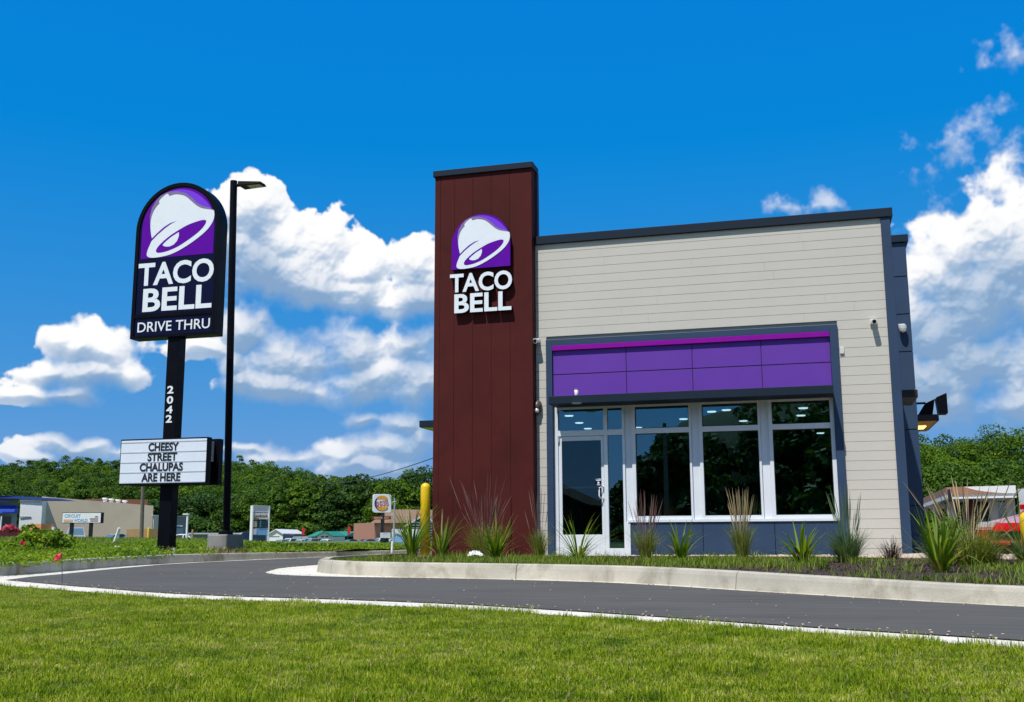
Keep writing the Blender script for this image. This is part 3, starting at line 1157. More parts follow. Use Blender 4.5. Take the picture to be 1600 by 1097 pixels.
def window(x0, fx0, fx1, x1, name='window'):
    b = MB()
    b.box(x0, fx0, SY, SY + .11, zsill + .002, zh)
    b.box(fx1, x1, SY, SY + .11, zsill + .002, zh)
    b.box(fx0, fx1, SY, SY + .11, zh - .055, zh)
    b.box(fx0, fx1, SY, SY + .11, zt0, zt1)
    b.box(fx0, fx1, SY, SY + .11, zsill + .002, zsill + .062)
    w = b.build(name, M['frame'], rest, bevel=.003)
    for (p0, p1) in ((zt1, zh - .055), (zsill + .062, zt0)):
        g = MB()
        g.box(fx0 + .001, fx1 - .001, SY + .052, SY + .060, p0 + .001, p1 - .001)
        g.build('pane', M['glass'], w)
        g = MB()
        for (a, c, d, e) in ((fx0, fx0 + .012, p0, p1), (fx1 - .012, fx1, p0, p1), (fx0 + .012, fx1 - .012, p0, p0 + .012), (fx0 + .012, fx1 - .012, p1 - .012, p1)):
            g.box(a, c, SY + .035, SY + .051, d, e)
        g.build('gasket', M['blackflat'], w)
    return w


window(x(986.5), x(992.2), x(1076.3), x(1079.7))
window(x(1091.8), x(1097.2), x(1184.4), x(1188))
window(x(1200.8), x(1206.8), x(1298), IX1 - .001)
for (p, q) in ((975.6, 986.3), (1079.9, 1091.6), (1188.2, 1200.6)):
    b = MB()
    b.box(x(p), x(q), SY + .035, SY + .16, zsill + .002 if p > 1000 else ZB, 2.86)
    b.build('mullion_post', M['frame'], rest, bevel=.002)
b = MB()
b.box(IX0, IX1, SY + .012, SY + .034, zh + .002, 2.859)
b.build('head_flashing', M['frame'], rest)
# sill and knee wall
b = MB()
b.box(x(978.6), IX1 - .001, SY - .045, SY + .12, zsill - .045, zsill)
b.build('sill', M['frame'], rest, bevel=.003)
b = MB()
kc = [x(982), x(1093.2), x(1203.5), IX1 - .001]
for u, v in zip(kc, kc[1:]):
    b.box(u + .004, v - .004, SY - .02, SY + .02, ZB + .005, zsill - .047)
b.build('base_panel', M['navy'], rest, bevel=.003)
b = MB()
b.box(kc[0], kc[-1], SY + .021, SY + .2, ZB, zsill - .047)
b.build('base_backing', M['gap'], rest)
# entrance: frame, side light, door
b = MB()
e0, e1 = ZB, zh
b.box(IX0 + .001, x(871.7), SY, SY + .11, e0, e1)
b.box(x(942.6), x(948.6), SY, SY + .11, e0, e1)
b.box(x(971.8), x(975.4), SY, SY + .11, e0, e1)
b.box(x(975.6), x(981.8), SY - .03, SY + .034, e0, zsill - .047)
for (p, q) in ((x(871.7), x(942.6)), (x(948.6), x(971.8))):
    b.box(p, q, SY, SY + .11, e1 - .055, e1)
    b.box(p, q, SY, SY + .11, zt0 - .01, zt1)
b.box(x(948.6), x(971.8), SY, SY + .11, e0, e0 + .17)
ent = b.build('entrance_frame', M['frame'], rest, bevel=.003)
for (p, q, r0, r1) in ((x(871.7), x(942.6), zt1, e1 - .055), (x(948.6), x(971.8), zt1, e1 - .055), (x(948.6), x(971.8), e0 + .17, zt0 - .01)):
    g = MB()
    g.box(p + .001, q - .001, SY + .052, SY + .060, r0 + .001, r1 - .001)
    g.build('pane', M['glass'], ent)
dx0, dx1 = x(871.7) + .006, x(942.6) - .006
gx0, gx1 = x(877), x(938.0)
dz1 = zt0 - .016
gz0, gz1 = Zf(905, 835.5, SY), Zf(905, 688.5, SY)
b = MB()
b.box(dx0, gx0, SY + .02, SY + .07, e0 + .012, dz1)
b.box(gx1, dx1, SY + .02, SY + .07, e0 + .012, dz1)
b.box(gx0, gx1, SY + .02, SY + .07, gz1, dz1)
b.box(gx0, gx1, SY + .02, SY + .07, e0 + .012, gz0)
door = b.build('door', M['frame'], rest, bevel=.003)
g = MB()
g.box(gx0 + .001, gx1 - .001, SY + .042, SY + .050, gz0 + .001, gz1 - .001)
g.build('pane', M['doorglass'], door)
g = MB()
zp = Zf(905, 761.3, SY)
g.box(gx0 - .02, gx1 + .02, SY + .085, SY + .11, zp - .018, zp + .018)
g.build('push_bar', M['white'], door)
g = MB()
hx = x(939.5)
zh0, zh1 = Zf(939, 779.5, SY), Zf(939, 760.5, SY)
g.tube([(hx + .02, SY + .02, zh1 - .01), (hx, SY - .03, zh1), (hx - .045, SY - .05, zh1 - .02), (hx - .05, SY - .05, zh1 - .06), (hx - .05, SY - .05, zh0 + .05), (hx - .03, SY - .05, zh0 + .01), (hx + .02, SY + .02, zh0)], .012, 10)
g.build('handle', M['white'], door, smooth=True)
g = MB()
g.lathe((dx0 + .005, SY + .0, dz1 - .05), [(.018, -.05), (.018, .07)], 10)
g.build('pivot', M['alu'], door)
g = MB()
nx0, nx1, nz0, nz1 = x(928.3), x(937.6), Zf(933, 758.6, SY), Zf(933, 748, SY)
g.box(nx0, nx1, SY + .037, SY + .041, nz0, nz1, 0)
g.box(nx0, nx1, SY + .0345, SY + .0365, nz1 - .012, nz1, 1)
g.box(nx0 + .012, nx1 - .012, SY + .0345, SY + .0365, nz1 - .035, nz1 - .020, 1)
g.box(nx0 + .025, nx1 - .02, SY + .0345, SY + .0365, nz0 + .008, nz0 + .02, 1)
g.lathe(((nx0 + nx1) / 2, SY + .0365, (nz0 + nz1) / 2 - .01), [(.02, 0), (.02, .002)], 12, 1, 'y')
g.build('notice', [M['signnavy'], M['signwhite']], door)
# dining room, its dimness put into the surface colour, with its lamps
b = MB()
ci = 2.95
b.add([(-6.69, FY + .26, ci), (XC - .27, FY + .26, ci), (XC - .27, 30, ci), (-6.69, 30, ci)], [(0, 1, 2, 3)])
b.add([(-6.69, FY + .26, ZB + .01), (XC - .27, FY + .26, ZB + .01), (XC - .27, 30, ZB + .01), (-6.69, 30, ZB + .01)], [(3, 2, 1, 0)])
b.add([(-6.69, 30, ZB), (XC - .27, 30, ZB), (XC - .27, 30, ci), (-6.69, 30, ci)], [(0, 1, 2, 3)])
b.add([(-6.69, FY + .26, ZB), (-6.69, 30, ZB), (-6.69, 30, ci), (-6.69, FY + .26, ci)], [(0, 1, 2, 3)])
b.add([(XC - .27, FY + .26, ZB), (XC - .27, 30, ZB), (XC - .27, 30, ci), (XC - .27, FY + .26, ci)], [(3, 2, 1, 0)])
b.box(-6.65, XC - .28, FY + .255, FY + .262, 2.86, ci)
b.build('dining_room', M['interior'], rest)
for (px, py) in ((889, 650), (905, 661), (918.5, 670), (997, 668.5), (1068, 655), (1112, 643.5), (1135, 641), (1161.5, 658), (1255, 638), (1251.5, 649.5), (1292, 664.5), (1282, 677)):
    q = ground(px, py, ci - .012)
    if q.y > 29.5:
        continue
    b = MB()
    b.lathe((q.x, q.y, ci - .02), [(.085, 0), (.095, .018)], 20)
    b.build('ceiling_light', M['lamp'], rest)
q = atY(1141, 687, 22.5)
b = MB()
b.lathe((q.x, q.y, q.z), [(.19, -.10), (.20, -.09), (.17, -.02), (.10, .05), (.03, .08), (.012, .10), (.008, ci - q.z - .02)], 24)
b.build('pendant_lamp', M['pendant'], rest, smooth=True)
# brown tower
TY = FY - .22
tx0, tx1 = X(677.4, TY, 570), X(832.6, TY, 570)
ttop = Zf(755, 270, TY)
b = MB()
b.box(tx0 + .012, tx1 - .012, TY + .012, FY + .17, ZB, ttop)
b.box(tx0, tx0 + .011, TY + .014, FY + .17, ZB, ttop, 1)
b.box(tx1 - .011, tx1, TY + .014, FY + .17, ZB, ttop, 1)
tower = b.build('tower', [M['gap'], M['brown']], rest)
cuts = [tx0] + [X(p, TY, 400) for p in (687.6, 710, 738.6, 767.4, 796.6)] + [tx1]
b = MB()
for u, v in zip(cuts, cuts[1:]):
    b.box(u + .002, v - .002, TY, TY + .011, ZB, ttop)
b.build('tower_cladding', M['brown'], tower, bevel=.002)
b = MB()
b.box(tx0 - .03, tx1 + .03, TY - .045, FY + .20, ttop + .001, Zf(755, 259.5, TY - .045))
b.build('tower_cap', M['navydark'], tower, bevel=.006)
b = MB()
b.box(tx1 + .001, tx1 + .045, FY + .06, FY + .17, zt + .001, ttop)
b.build('flashing', M['navy'], tower)

# ------------------------------------------------------------------ bell emblem and letters
_S = lambda x_, y_: ((x_ - 200) / 425.0, (565 - (y_ + (x_ - 200) * .071)) / 420.0)
BELL = [(264, 446), (254, 400), (249, 350), (254, 305), (266, 268), (283, 240), (296, 224), (294, 211), (303, 195), (320, 179), (338, 165), (348, 170), (356, 179), (386, 171), (420, 174), (450, 185), (476, 206), (502, 230), (526, 249), (556, 263), (592, 270), (616, 274), (622, 284), (624, 310), (616, 345), (590, 388), (550, 428), (500, 468), (440, 508), (380, 538), (320, 553), (272, 558), (247, 553), (237, 538), (242, 508), (254, 476)]
OPEN = [(578, 336), (576, 354), (556, 385), (520, 420), (470, 458), (420, 491), (370, 514), (328, 526), (300, 527), (291, 515), (301, 492), (330, 460), (370, 425), (420, 391), (470, 362), (520, 343), (558, 333)]
CLAP = [(422, 404), (423, 428), (414, 457), (395, 480), (372, 491), (350, 492), (332, 486), (331, 478), (350, 458), (380, 432)]
LINE = [(400, 337), (372, 352), (335, 380), (296, 416), (258, 458), (262, 440), (292, 408), (330, 372), (368, 347)]
GLOW = [(352, 152), (400, 140), (450, 143), (500, 160), (550, 196), (590, 240), (614, 272), (592, 269), (556, 262), (526, 248), (502, 229), (476, 205), (450, 184), (420, 173), (386, 170), (357, 178)]
MAUVE = [(330, 160), (300, 176), (272, 210), (252, 250), (243, 300), (246, 350), (254, 305), (266, 268), (283, 240), (296, 224), (294, 211), (303, 195), (320, 179), (338, 165), (348, 170), (356, 179), (386, 171), (420, 174), (450, 185), (476, 206), (502, 230), (526, 249), (556, 263), (616, 274), (600, 260), (556, 248), (520, 228), (490, 196), (450, 165), (400, 150), (352, 152)]


def emblem(x0, x1, z0, z1, y, parent, depth):
    """arched purple panel with the white tilted bell; y is its front"""
    w, h = x1 - x0, z1 - z0
    U = lambda p: (x0 + p[0] * w, z0 + p[1] * h)
    r = w / 2
    zc = z1 - r * .98
    arc = [(x0 + r + r * math.cos(t), zc + r * .98 * math.sin(t)) for t in [math.pi * k / 28 for k in range(29)]]
    b = MB()
    b.prism([(x0, z0), (x1, z0)] + arc, y, y + depth)
    if depth > .05:                      # dark returns behind the lit face
        b = MB()
        b.prism([(x0, z0), (x1, z0)] + arc, y, y + .014, 0)
        b.prism([(x0, z0), (x1, z0)] + arc, y + .0141, y + depth, 1)
    e = b.build('bell_emblem', [M['signpurple'], M['black']], parent)
    for nm, pts, m, k in (('highlight', GLOW, 'signviolet', 1), ('halo', MAUVE, 'signmauve', 2), ('bell', BELL, 'signwhite', 3), ('bell_opening', OPEN, 'signpurple', 4), ('bell_crease', LINE, 'signpurple', 4), ('clapper', CLAP, 'signwhite', 5)):
        P2 = [U(_S(*p)) for p in pts]
        if nm in ('highlight', 'halo'):   # stays on the panel
            P2 = [((px_ if math.hypot(px_ - x0 - r, pz_ - zc) < r * .985 or pz_ < zc else x0 + r + (px_ - x0 - r) * r * .985 / math.hypot(px_ - x0 - r, pz_ - zc)), (pz_ if math.hypot(px_ - x0 - r, pz_ - zc) < r * .985 or pz_ < zc else zc + (pz_ - zc) * r * .97 / math.hypot(px_ - x0 - r, pz_ - zc))) for px_, pz_ in P2]
        if len(P2) > 12 and nm != 'halo':
            P2 = [(p[0], p[1]) for p in smooth_path(P2 + [P2[0]], 3)][:-1]
        g = MB()
        g.prism(P2, y - .003 * k, y - .0005)
        g.build(nm, M[m], e)
    return e


def text_fit(b, body, x0, x1, z0, z1, y, depth=.01, bold=.02, mi=None, yaw=None):
    """lettering stretched to a place on an upright face: x0..x1, z0..z1, front at y"""
    t = MB()
    t.text(body, 1.0, Matrix.Identity(4), bold=bold, extrude=.5)
    xs, ys = [v[0] for v in t.v], [v[1] for v in t.v]
    ax, bx, ay, by = min(xs), max(xs), min(ys), max(ys)
    vs = []
    for v in t.v:
        u, w = (v[0] - ax) / (bx - ax), (v[1] - ay) / (by - ay)
        vs.append((x0 + u * (x1 - x0), y + (.5 - v[2]) * depth, z0 + w * (z1 - z0)))
    b.add(vs, t.f, mi)
    return b


LY = TY - .115
emblem(X(705.8, LY, 380), X(797.2, LY, 380), Zf(751, 418.6, LY), Zf(751, 334.6, LY), LY, rest, .10)
b = MB()
for off_, dp_, mi_ in ((0, .012, 0), (.0121, .095, 1)):
    text_fit(b, 'TACO', X(703, LY, 440), X(800, LY, 440), Zf(751, 454.6, LY), Zf(751, 425.2, LY), LY + off_, dp_, .026, mi_)
    text_fit(b, 'BELL', X(709.8, LY, 470), X(799, LY, 470), Zf(751, 487, LY), Zf(751, 457.4, LY), LY + off_, dp_, .026, mi_)
b.build('lettering', [M['signwhite'], M['black']], rest)
# lamp, cameras and a small box on the front wall
for (px, py) in ((840.5, 636),):
    q = atY(px, py, FY - .0)
    b = MB()
    b.lathe((q.x, q.y - .002, q.z), [(.085, 0), (.085, .03), (.07, .09), (.03, .125), (.005, .13)], 20, 0, 'y')
    for i, v in enumerate(b.v):
        b.v[i] = (v[0], v[1], q.z + (v[2] - q.z) * 1.55)
    s_ = b.build('wall_lamp', M['lampgrey'], rest, smooth=True)
    b = MB()
    b.lathe((q.x, q.y - .075, q.z - .075), [(.045, 0), (.045, .03), (.03, .055)], 16, 0, 'y')
    b.build('lamp_lens', M['signwhite'], s_, smooth=True)


def camera_box(px, py, name='security_camera'):
    q = atY(px, py, FY)
    b = MB()
    b.box(q.x - .055, q.x + .055, FY - .055, FY - .001, q.z - .04, q.z + .05)
    b.tube([(q.x, FY - .03, q.z), (q.x + .004, FY - .10, q.z - .012), (q.x + .006, FY - .20, q.z - .028)], [.04, .05, .05], 16)
    c = b.build(name, M['camwhite'], rest, bevel=.004)
    b = MB()
    b.tube([(q.x + .006, FY - .2005, q.z - .028), (q.x + .0065, FY - .204, q.z - .0285)], .034, 16)
    b.build('lens', M['lens'], c)


camera_box(839.5, 533.5)
camera_box(1364.5, 503.5)
q = atY(1315.5, 548, FY)
b = MB()
b.box(q.x - .035, q.x + .035, FY - .03, FY - .001, q.z - .055, q.z + .055)
b.build('junction_box', M['camwhite'], rest, bevel=.003)
# left side canopy
b = MB()
cz0, cz1 = Zf(664, 671.5, 22.0), Zf(664, 657, 22.0)
b.box(X(655, 22.0, 664), -6.99, 22.0, 24.4, cz0 + .06, cz1)
cn = b.build('side_canopy', M['navydark'], rest, bevel=.006)
b = MB()
b.box(X(655, 22.0, 664) + .03, -7.0, 22.03, 24.37, cz0 + .045, cz0 + .059)
b.build('soffit', M['limeside'], cn)
# service wing set back on the right, with its canopies
BY = 25.0
bx1 = X(1417, BY, 400)
bx1 = (X(1416, BY, 380) + X(1442, BY, 790)) / 2
btop = Zf(1405, 379, BY)
b = MB()
b.box(XC + .003, bx1 - .012, BY + .012, 31, ZB, btop)
wing = b.build('service_wing', M['navydark'], rest)
zz = [ZB] + [Zf(1425, p, BY) for p in (790, 671, 549, 490, 431)] + [btop]
b = MB()
for z0, z1 in zip(zz, zz[1:]):
    b.box(XC + .003, bx1, BY, BY + .011, z0 + .012, z1 - .012)
    b.box(bx1 - .011, bx1, BY + .012, 31, z0 + .012, z1 - .012)
b.build('wing_cladding', M['navy'], wing, bevel=.002)
b = MB()
b.box(XC - .1, bx1 + .06, BY - .06, 31.06, btop + .001, Zf(1405, 366.5, BY - .06))
b.build('wing_cap', M['navydark'], wing, bevel=.006)
b = MB()
q = atY(1405, 511, BY)
b.lathe((q.x + .06, BY - .12, q.z - .09), [(.02, -.06), (.07, -.03), (.085, .03), (.085, .10), (.05, .12)], 16)
b.box(q.x - .02, q.x + .12, BY - .06, BY - .001, q.z - .02, q.z + .06)
b.build('dome_camera', M['camwhite'], wing, smooth=False)
QY = 22.2
b = MB()
b.box(XC + .001, X(1434.5, QY, 620), QY, QY + 1.4, Zf(1420, 621, QY), Zf(1420, 609, QY))
b.build('side_awning', M['blackflat'], rest, bevel=.005)
QY = 27.5
b = MB()
px1 = X(1467, QY, 650)
pz0, pz1 = Zf(1450, 657.5, QY), Zf(1450, 647.5, QY)
b.box(bx1 + .002, px1, QY, QY + 2.6, pz0, pz1)
pk = b.build('pickup_canopy', M['blackflat'], rest, bevel=.006)
b = MB()
b.box(bx1 + .004, px1 - .06, QY + .03, QY + 2.5, pz0 - .03, pz0 - .001)
b.build('soffit', M['soffit'], pk)
b = MB()
b.box(bx1 + .02, bx1 + .5, QY + .9, QY + 1.6, pz0 - .055, pz0 - .031)
b.build('soffit_lamp', M['lampwarm'], pk)
b = MB()
fx = X(1447, QY, 640)
b.tube([(bx1 + .003, QY + .2, pz1 + .30), (fx, QY + .2, pz1 + .30), (fx + .1, QY + .2, pz1 + .15), (fx + .1, QY + .2, pz1)], .03, 8)
b.hexa([(fx - .18, QY + .05, pz1), (fx + .15, QY + .05, pz1), (fx + .15, QY + .45, pz1), (fx - .18, QY + .45, pz1)], [(fx + .0, QY + .05, pz1 + .28), (fx + .22, QY + .05, pz1 + .38), (fx + .22, QY + .45, pz1 + .38), (fx + .0, QY + .45, pz1 + .28)])
b.hexa([(fx + .30, QY + .05, pz1 + .02), (fx + .50, QY + .05, pz1 + .02), (fx + .50, QY + .5, pz1 + .02), (fx + .30, QY + .5, pz1 + .02)], [(fx + .26, QY + .05, pz1 + .42), (fx + .50, QY + .05, pz1 + .52), (fx + .50, QY + .5, pz1 + .52), (fx + .26, QY + .5, pz1 + .42)])
b.build('floodlight', M['black'], pk, bevel=.01)

# paper cup left standing on the awning
q = atY(900.5, 613.5, AW_Y + .12)
cup = thing('paper_cup', 'small white paper cup left on the awning edge above the door', 'cup', (q.x, q.y, az1))
b = MB()
b.lathe((q.x, q.y, az1 + .001), [(.028, 0), (.030, .02), (.040, .115)], 18)
b.build('cup_body', M['pinkwhite'], cup, smooth=True)
b = MB()
b.lathe((q.x, q.y, az1 + .116), [(.043, 0), (.043, .008), (.036, .012)], 18)
b.build('lid', M['greywall'], cup)

# ------------------------------------------------------------------ roadside sign on its black pole
SGY = 20.30
sx0, sx1 = (atY(206.5, 528, SGY).x + atY(211.5, 345, SGY).x) / 2, atY(336, 520, SGY).x
sz0, sz1 = atY(206.5, 530, SGY).z, atY(276, 286.5, SGY).z
pyl = thing('pole_sign', 'tall black pole sign with arched purple bell face and white letterboard beneath', 'pole sign', (-13.6, 20.47, .08))
b = MB()
b.box(-13.69, -13.385, 20.345, 20.595, .02, sz0 + .05)
b.build('pole', M['black'], pyl, bevel=.008)
r = (sx1 - sx0) / 2
xc, zc = (sx0 + sx1) / 2, sz1 - (sx1 - sx0) / 2
arch = lambda rr, n=32: [(xc + rr * math.cos(math.pi * k / n), zc + rr * math.sin(math.pi * k / n)) for k in range(n + 1)]
b = MB()
b.prism([(sx0, sz0), (sx1, sz0)] + arch(r), SGY + .02, SGY + .33)
cab = b.build('cabinet', M['black'], pyl, bevel=.006)
b = MB()
rim = .085
for (p, q, z0, z1) in ((sx0, sx0 + rim, sz0, zc), (sx1 - rim, sx1, sz0, zc), (sx0 + rim, sx1 - rim, sz0, sz0 + .06), (sx0 + rim, sx1 - rim, sz0 + .47, sz0 + .55)):
    b.box(p, q, SGY - .015, SGY + .019, z0, z1)
o_, i_ = arch(r), arch(r - rim)
for k in range(32):
    b.hexa([(o_[k][0], SGY - .015, o_[k][1]), (o_[k + 1][0], SGY - .015, o_[k + 1][1]), (i_[k + 1][0], SGY - .015, i_[k + 1][1]), (i_[k][0], SGY - .015, i_[k][1])],
           [(o_[k][0], SGY + .019, o_[k][1]), (o_[k + 1][0], SGY + .019, o_[k + 1][1]), (i_[k + 1][0], SGY + .019, i_[k + 1][1]), (i_[k][0], SGY + .019, i_[k][1])])
b.build('rim', M['black'], cab)
b = MB()
b.prism([(sx0 + rim, sz0 + .55), (sx1 - rim, sz0 + .55)] + arch(r - rim), SGY + .008, SGY + .0195)
b.box(sx0 + rim, sx1 - rim, SGY + .008, SGY + .0195, sz0 + .06, sz0 + .47)
b.build('face', M['signnavy'], cab)
ez0 = (atY(221, 404, SGY).z + atY(329.5, 396.5, SGY).z) / 2
ez1 = zc + r - rim - .03
emblem(sx0 + rim + .06, sx1 - rim - .06, ez0, ez1, SGY + .004, pyl, .004)
b = MB()
pc = lambda x_, y_: (170 + x_ / 3.919, 260 + y_ / 3.919)
def fitpx(body, xl, xr, ybl, ytl, Y, depth, bold, bb, mi=None):
    L0, L1, Rr = atY(*pc(xl, ybl), Y), atY(*pc(xl, ytl), Y), atY(*pc(xr, ybl), Y)
    text_fit(bb, body, L0.x, Rr.x, L0.z, L1.z, Y, depth, bold, mi)
fitpx('TACO', 176, 638, 737, 597, SGY + .003, .006, .026, b)
fitpx('BELL', 204, 626, 893, 752, SGY + .003, .006, .026, b)
fitpx('DRIVE THRU', 174, 616, 1018, 958, SGY + .003, .006, .006, b)
b.build('lettering', M['signwhite'], pyl)
b = MB()
for ch, (cx_, cy_) in zip('2042', ((266.4, 609), (265.7, 625), (264.8, 640), (263.9, 654.5))):
    a0, a1 = atY(cx_ - 5.2, cy_ + 6.2, 20.333), atY(cx_ + 5.2, cy_ - 6.2, 20.333)
    text_fit(b, ch, a0.x, a1.x, a0.z, a1.z, 20.329, .005, .03)
b.build('street_number', M['signwhite'], pyl)
RY = 20.15
lx0, lx1 = atY(187, 720, RY).x, atY(323.2, 720, RY).x
lz0, lz1 = atY(187, 758.5, RY).z, atY(188, 687, RY).z
for (y0, y1, nm) in ((RY, RY + .17, 'letterboard'), (RY + .47, RY + .64, 'letterboard')):
    b = MB()
    b.box(lx0, lx1, y0 + .004, y1, lz0, lz1)
    bd = b.build(nm, M['black'], pyl, bevel=.005)
    if y0 > RY:
        b = MB()
        b.box(lx0 + .03, lx1 - .03, y1 + .001, y1 + .004, lz0 + .03, lz1 - .03)
        b.build('board_face', M['boardwhite'], bd)
        continue
    b = MB()
    b.box(lx0 + .022, lx1 - .022, y0 + .0005, y0 + .0035, lz0 + .035, lz1 - .03)
    b.build('board_face', M['boardwhite'], bd)
    b = MB()
    hh = lz1 - lz0
    for f_ in (.925, .705, .487, .268, .048):
        b.box(lx0 + .024, lx1 - .024, y0 - .005, y0 - .0002, lz0 + hh * f_ - .012, lz0 + hh * f_ + .008)
    b.build('letter_rail', M['rail'], bd)
    b = MB()
    u = lambda x_: lx0 + (x_ - 70) / (1262 - 70) * (lx1 - lx0)
    for body, xa, xb_, f0, f1 in (('CHEESY', 462, 876, .725, .905), ('STREET', 458, 860, .510, .690), ('CHALUPAS', 357, 946, .290, .470), ('ARE HERE', 388, 918, .070, .250)):
        text_fit(b, body, u(xa), u(xb_), lz0 + hh * f0, lz0 + hh * f1, y0 - .0085, .003, .030)
    b.build('letter', M['inkdark'], bd)
b = MB()
b.box(-12.8, -12.55, 20.35, 20.58, (lz0 + lz1) / 2, lz1 - .06)
b.build('bracket', M['galv'], pyl)

# ------------------------------------------------------------------ lamp post beside it
LX, LYY = -13.40, 22.65
lp = thing('lamp_post', 'slim black lamp post on a round grey concrete base beside the pole sign', 'lamp post', (LX, LYY, .1))
b = MB()
b.lathe((LX, LYY, 0), [(.41, .02), (.41, .50), (.395, .525)], 36)
b.build('concrete_base', M['greycon'], lp)
b = MB()
b.lathe((LX, LYY, .526), [(.17, 0), (.17, .05), (.11, .09)], 16)
tp = atY(365.3, 283, LYY)
b.tube([(LX + .02, LYY, .53), (tp.x, LYY, tp.z)], [.087, .087], 16)
b.build('pole', M['black'], lp)
h0, h1 = atY(377, 288, LYY), atY(412, 291, LYY)
b = MB()
b.tube([(tp.x, LYY, tp.z - .12), (h0.x + .15, LYY, tp.z - .13)], .04, 10)
b.build('arm', M['black'], lp)
b = MB()
zc_ = tp.z - .13
b.hexa([(h0.x + .0, LYY - .19, zc_ - .06), (h1.x, LYY - .16, zc_ - .05), (h1.x, LYY + .16, zc_ - .05), (h0.x, LYY + .19, zc_ - .06)],
       [(h0.x + .0, LYY - .17, zc_ + .06), (h1.x - .03, LYY - .12, zc_ + .01), (h1.x - .03, LYY + .12, zc_ + .01), (h0.x, LYY + .17, zc_ + .06)])
hd = b.build('lamp_head', M['black'], lp, bevel=.012)
b = MB()
b.box(h0.x + .22, h1.x - .05, LYY - .12, LYY + .12, zc_ - .068, zc_ - .061)
b.build('lamp_lens', M['lampled'], hd)


# ------------------------------------------------------------------ bollards and marker flags
def bollard(px, Y, ptop, label, pbase=None):
    q = atY(px, 800, Y)
    zt = atY(px, ptop, Y).z
    t = thing('bollard', label, 'bollard', (q.x, Y, .08), 'yellow bollards at the restaurant')
    b = MB()
    rr = .088
    n = 8
    b.lathe((q.x, Y, 0), [(rr, .05), (rr, zt - rr)] + [(rr * math.cos(k * math.pi / 2 / n), zt - rr + rr * math.sin(k * math.pi / 2 / n)) for k in range(1, n)], 28)
    b.build('sleeve', M['yellow'], t, smooth=True)
    b = MB()
    b.lathe((q.x, Y, 0), [(rr + .03, .05), (rr + .03, .095), (rr + .002, .11)], 24)
    b.build('footing', M['greycon'], t)
    return t


bollard(664.6, 18.2, 754.5, 'yellow domed bollard beside the brown tower')
bollard(1603, 15.6, 800, 'yellow bollard among leaves in front of the red car')


def marker(px, py, z0, ptop, w, label, m='red', lean=(0, 0), seed=0, flip=1):
    q = ground(px, py, z0)
    dpt = (Vector((q.x, q.y, 0)) - Vector((0, 0, 0))).length
    h = (py - ptop) / FPX * dpt
    t = thing('marker_flag', label, 'marker flag', q, 'utility marker flags')
    b = MB()
    top = Vector((q.x + lean[0], q.y + lean[1], z0 + h))
    b.tube([q, (q + top) / 2 + Vector((.004, 0, 0)), top], .0035, 6)
    b.build('wire', M['wire'], t)
    rg = np.random.default_rng(seed)
    b = MB()
    nx, nz = 7, 6
    vs = []
    for j in range(nz):
        for i in range(nx):
            u, v = i / (nx - 1), j / (nz - 1)
            vs.append((top.x - flip * u * w * (1 - .12 * v), top.y + .018 * math.sin(u * 7 + v * 3 + seed), top.z - v * w * .85 - u * w * .28 * (1 - v * .3) + .006 * math.sin(u * 9 + seed)))
    fs = [(j * nx + i, j * nx + i + 1, (j + 1) * nx + i + 1, (j + 1) * nx + i) for j in range(nz - 1) for i in range(nx - 1)]
    b.add(vs, fs)
    f = b.build('flag_sheet', M[m], t, smooth=True)
    s = f.modifiers.new('thick', 'SOLIDIFY')
    s.thickness = .0015
    return t


marker(97, 911, .004, 869, .085, 'red marker flag on a wire at the lawn edge', 'red', (-.03, 0), 1)
marker(31, 863, .14, 845, .14, 'red marker flag among the weeds behind the far kerb', 'red', (.0, 0), 2, -1)
marker(664, 862, .12, 799, .15, 'faded orange marker flag on a wire before the yellow bollard', 'orange', (.0, 0), 4)


# ------------------------------------------------------------------ litter
def rag(px, py, z, w, h, label, name='plastic_bag', seed=0):
    q = ground(px, py, z)
    rg = np.random.default_rng(seed)
    n = 14
    vs, fs = [], []
    for j in range(n):
        for i in range(n):
            u, v = i / (n - 1) * 2 - 1, j / (n - 1) * 2 - 1
            e = max(0, 1 - (abs(u) ** 3 + abs(v) ** 3) * .7)
            vs.append((q.x + u * w / 2 + rg.normal(0, w * .03), q.y + v * w * .25, z + .01 + e * h * (.35 + .65 * rg.random())))
    fs = [(j * n + i, j * n + i + 1, (j + 1) * n + i + 1, (j + 1) * n + i) for j in range(n - 1) for i in range(n - 1)]
    b = MB()
    b.add(vs, fs)
    o = b.build(name, M['litter'], smooth=False)
    return tag(o, label, 'litter')


rag(743, 870, .125, .24, .10, 'crumpled white paper lying by the kerb before the brown tower', 'crumpled_paper', 3)
rag(181, 859, .16, .34, .09, 'long crumpled white plastic sheet lying in the weeds', 'plastic_sheet', 4)


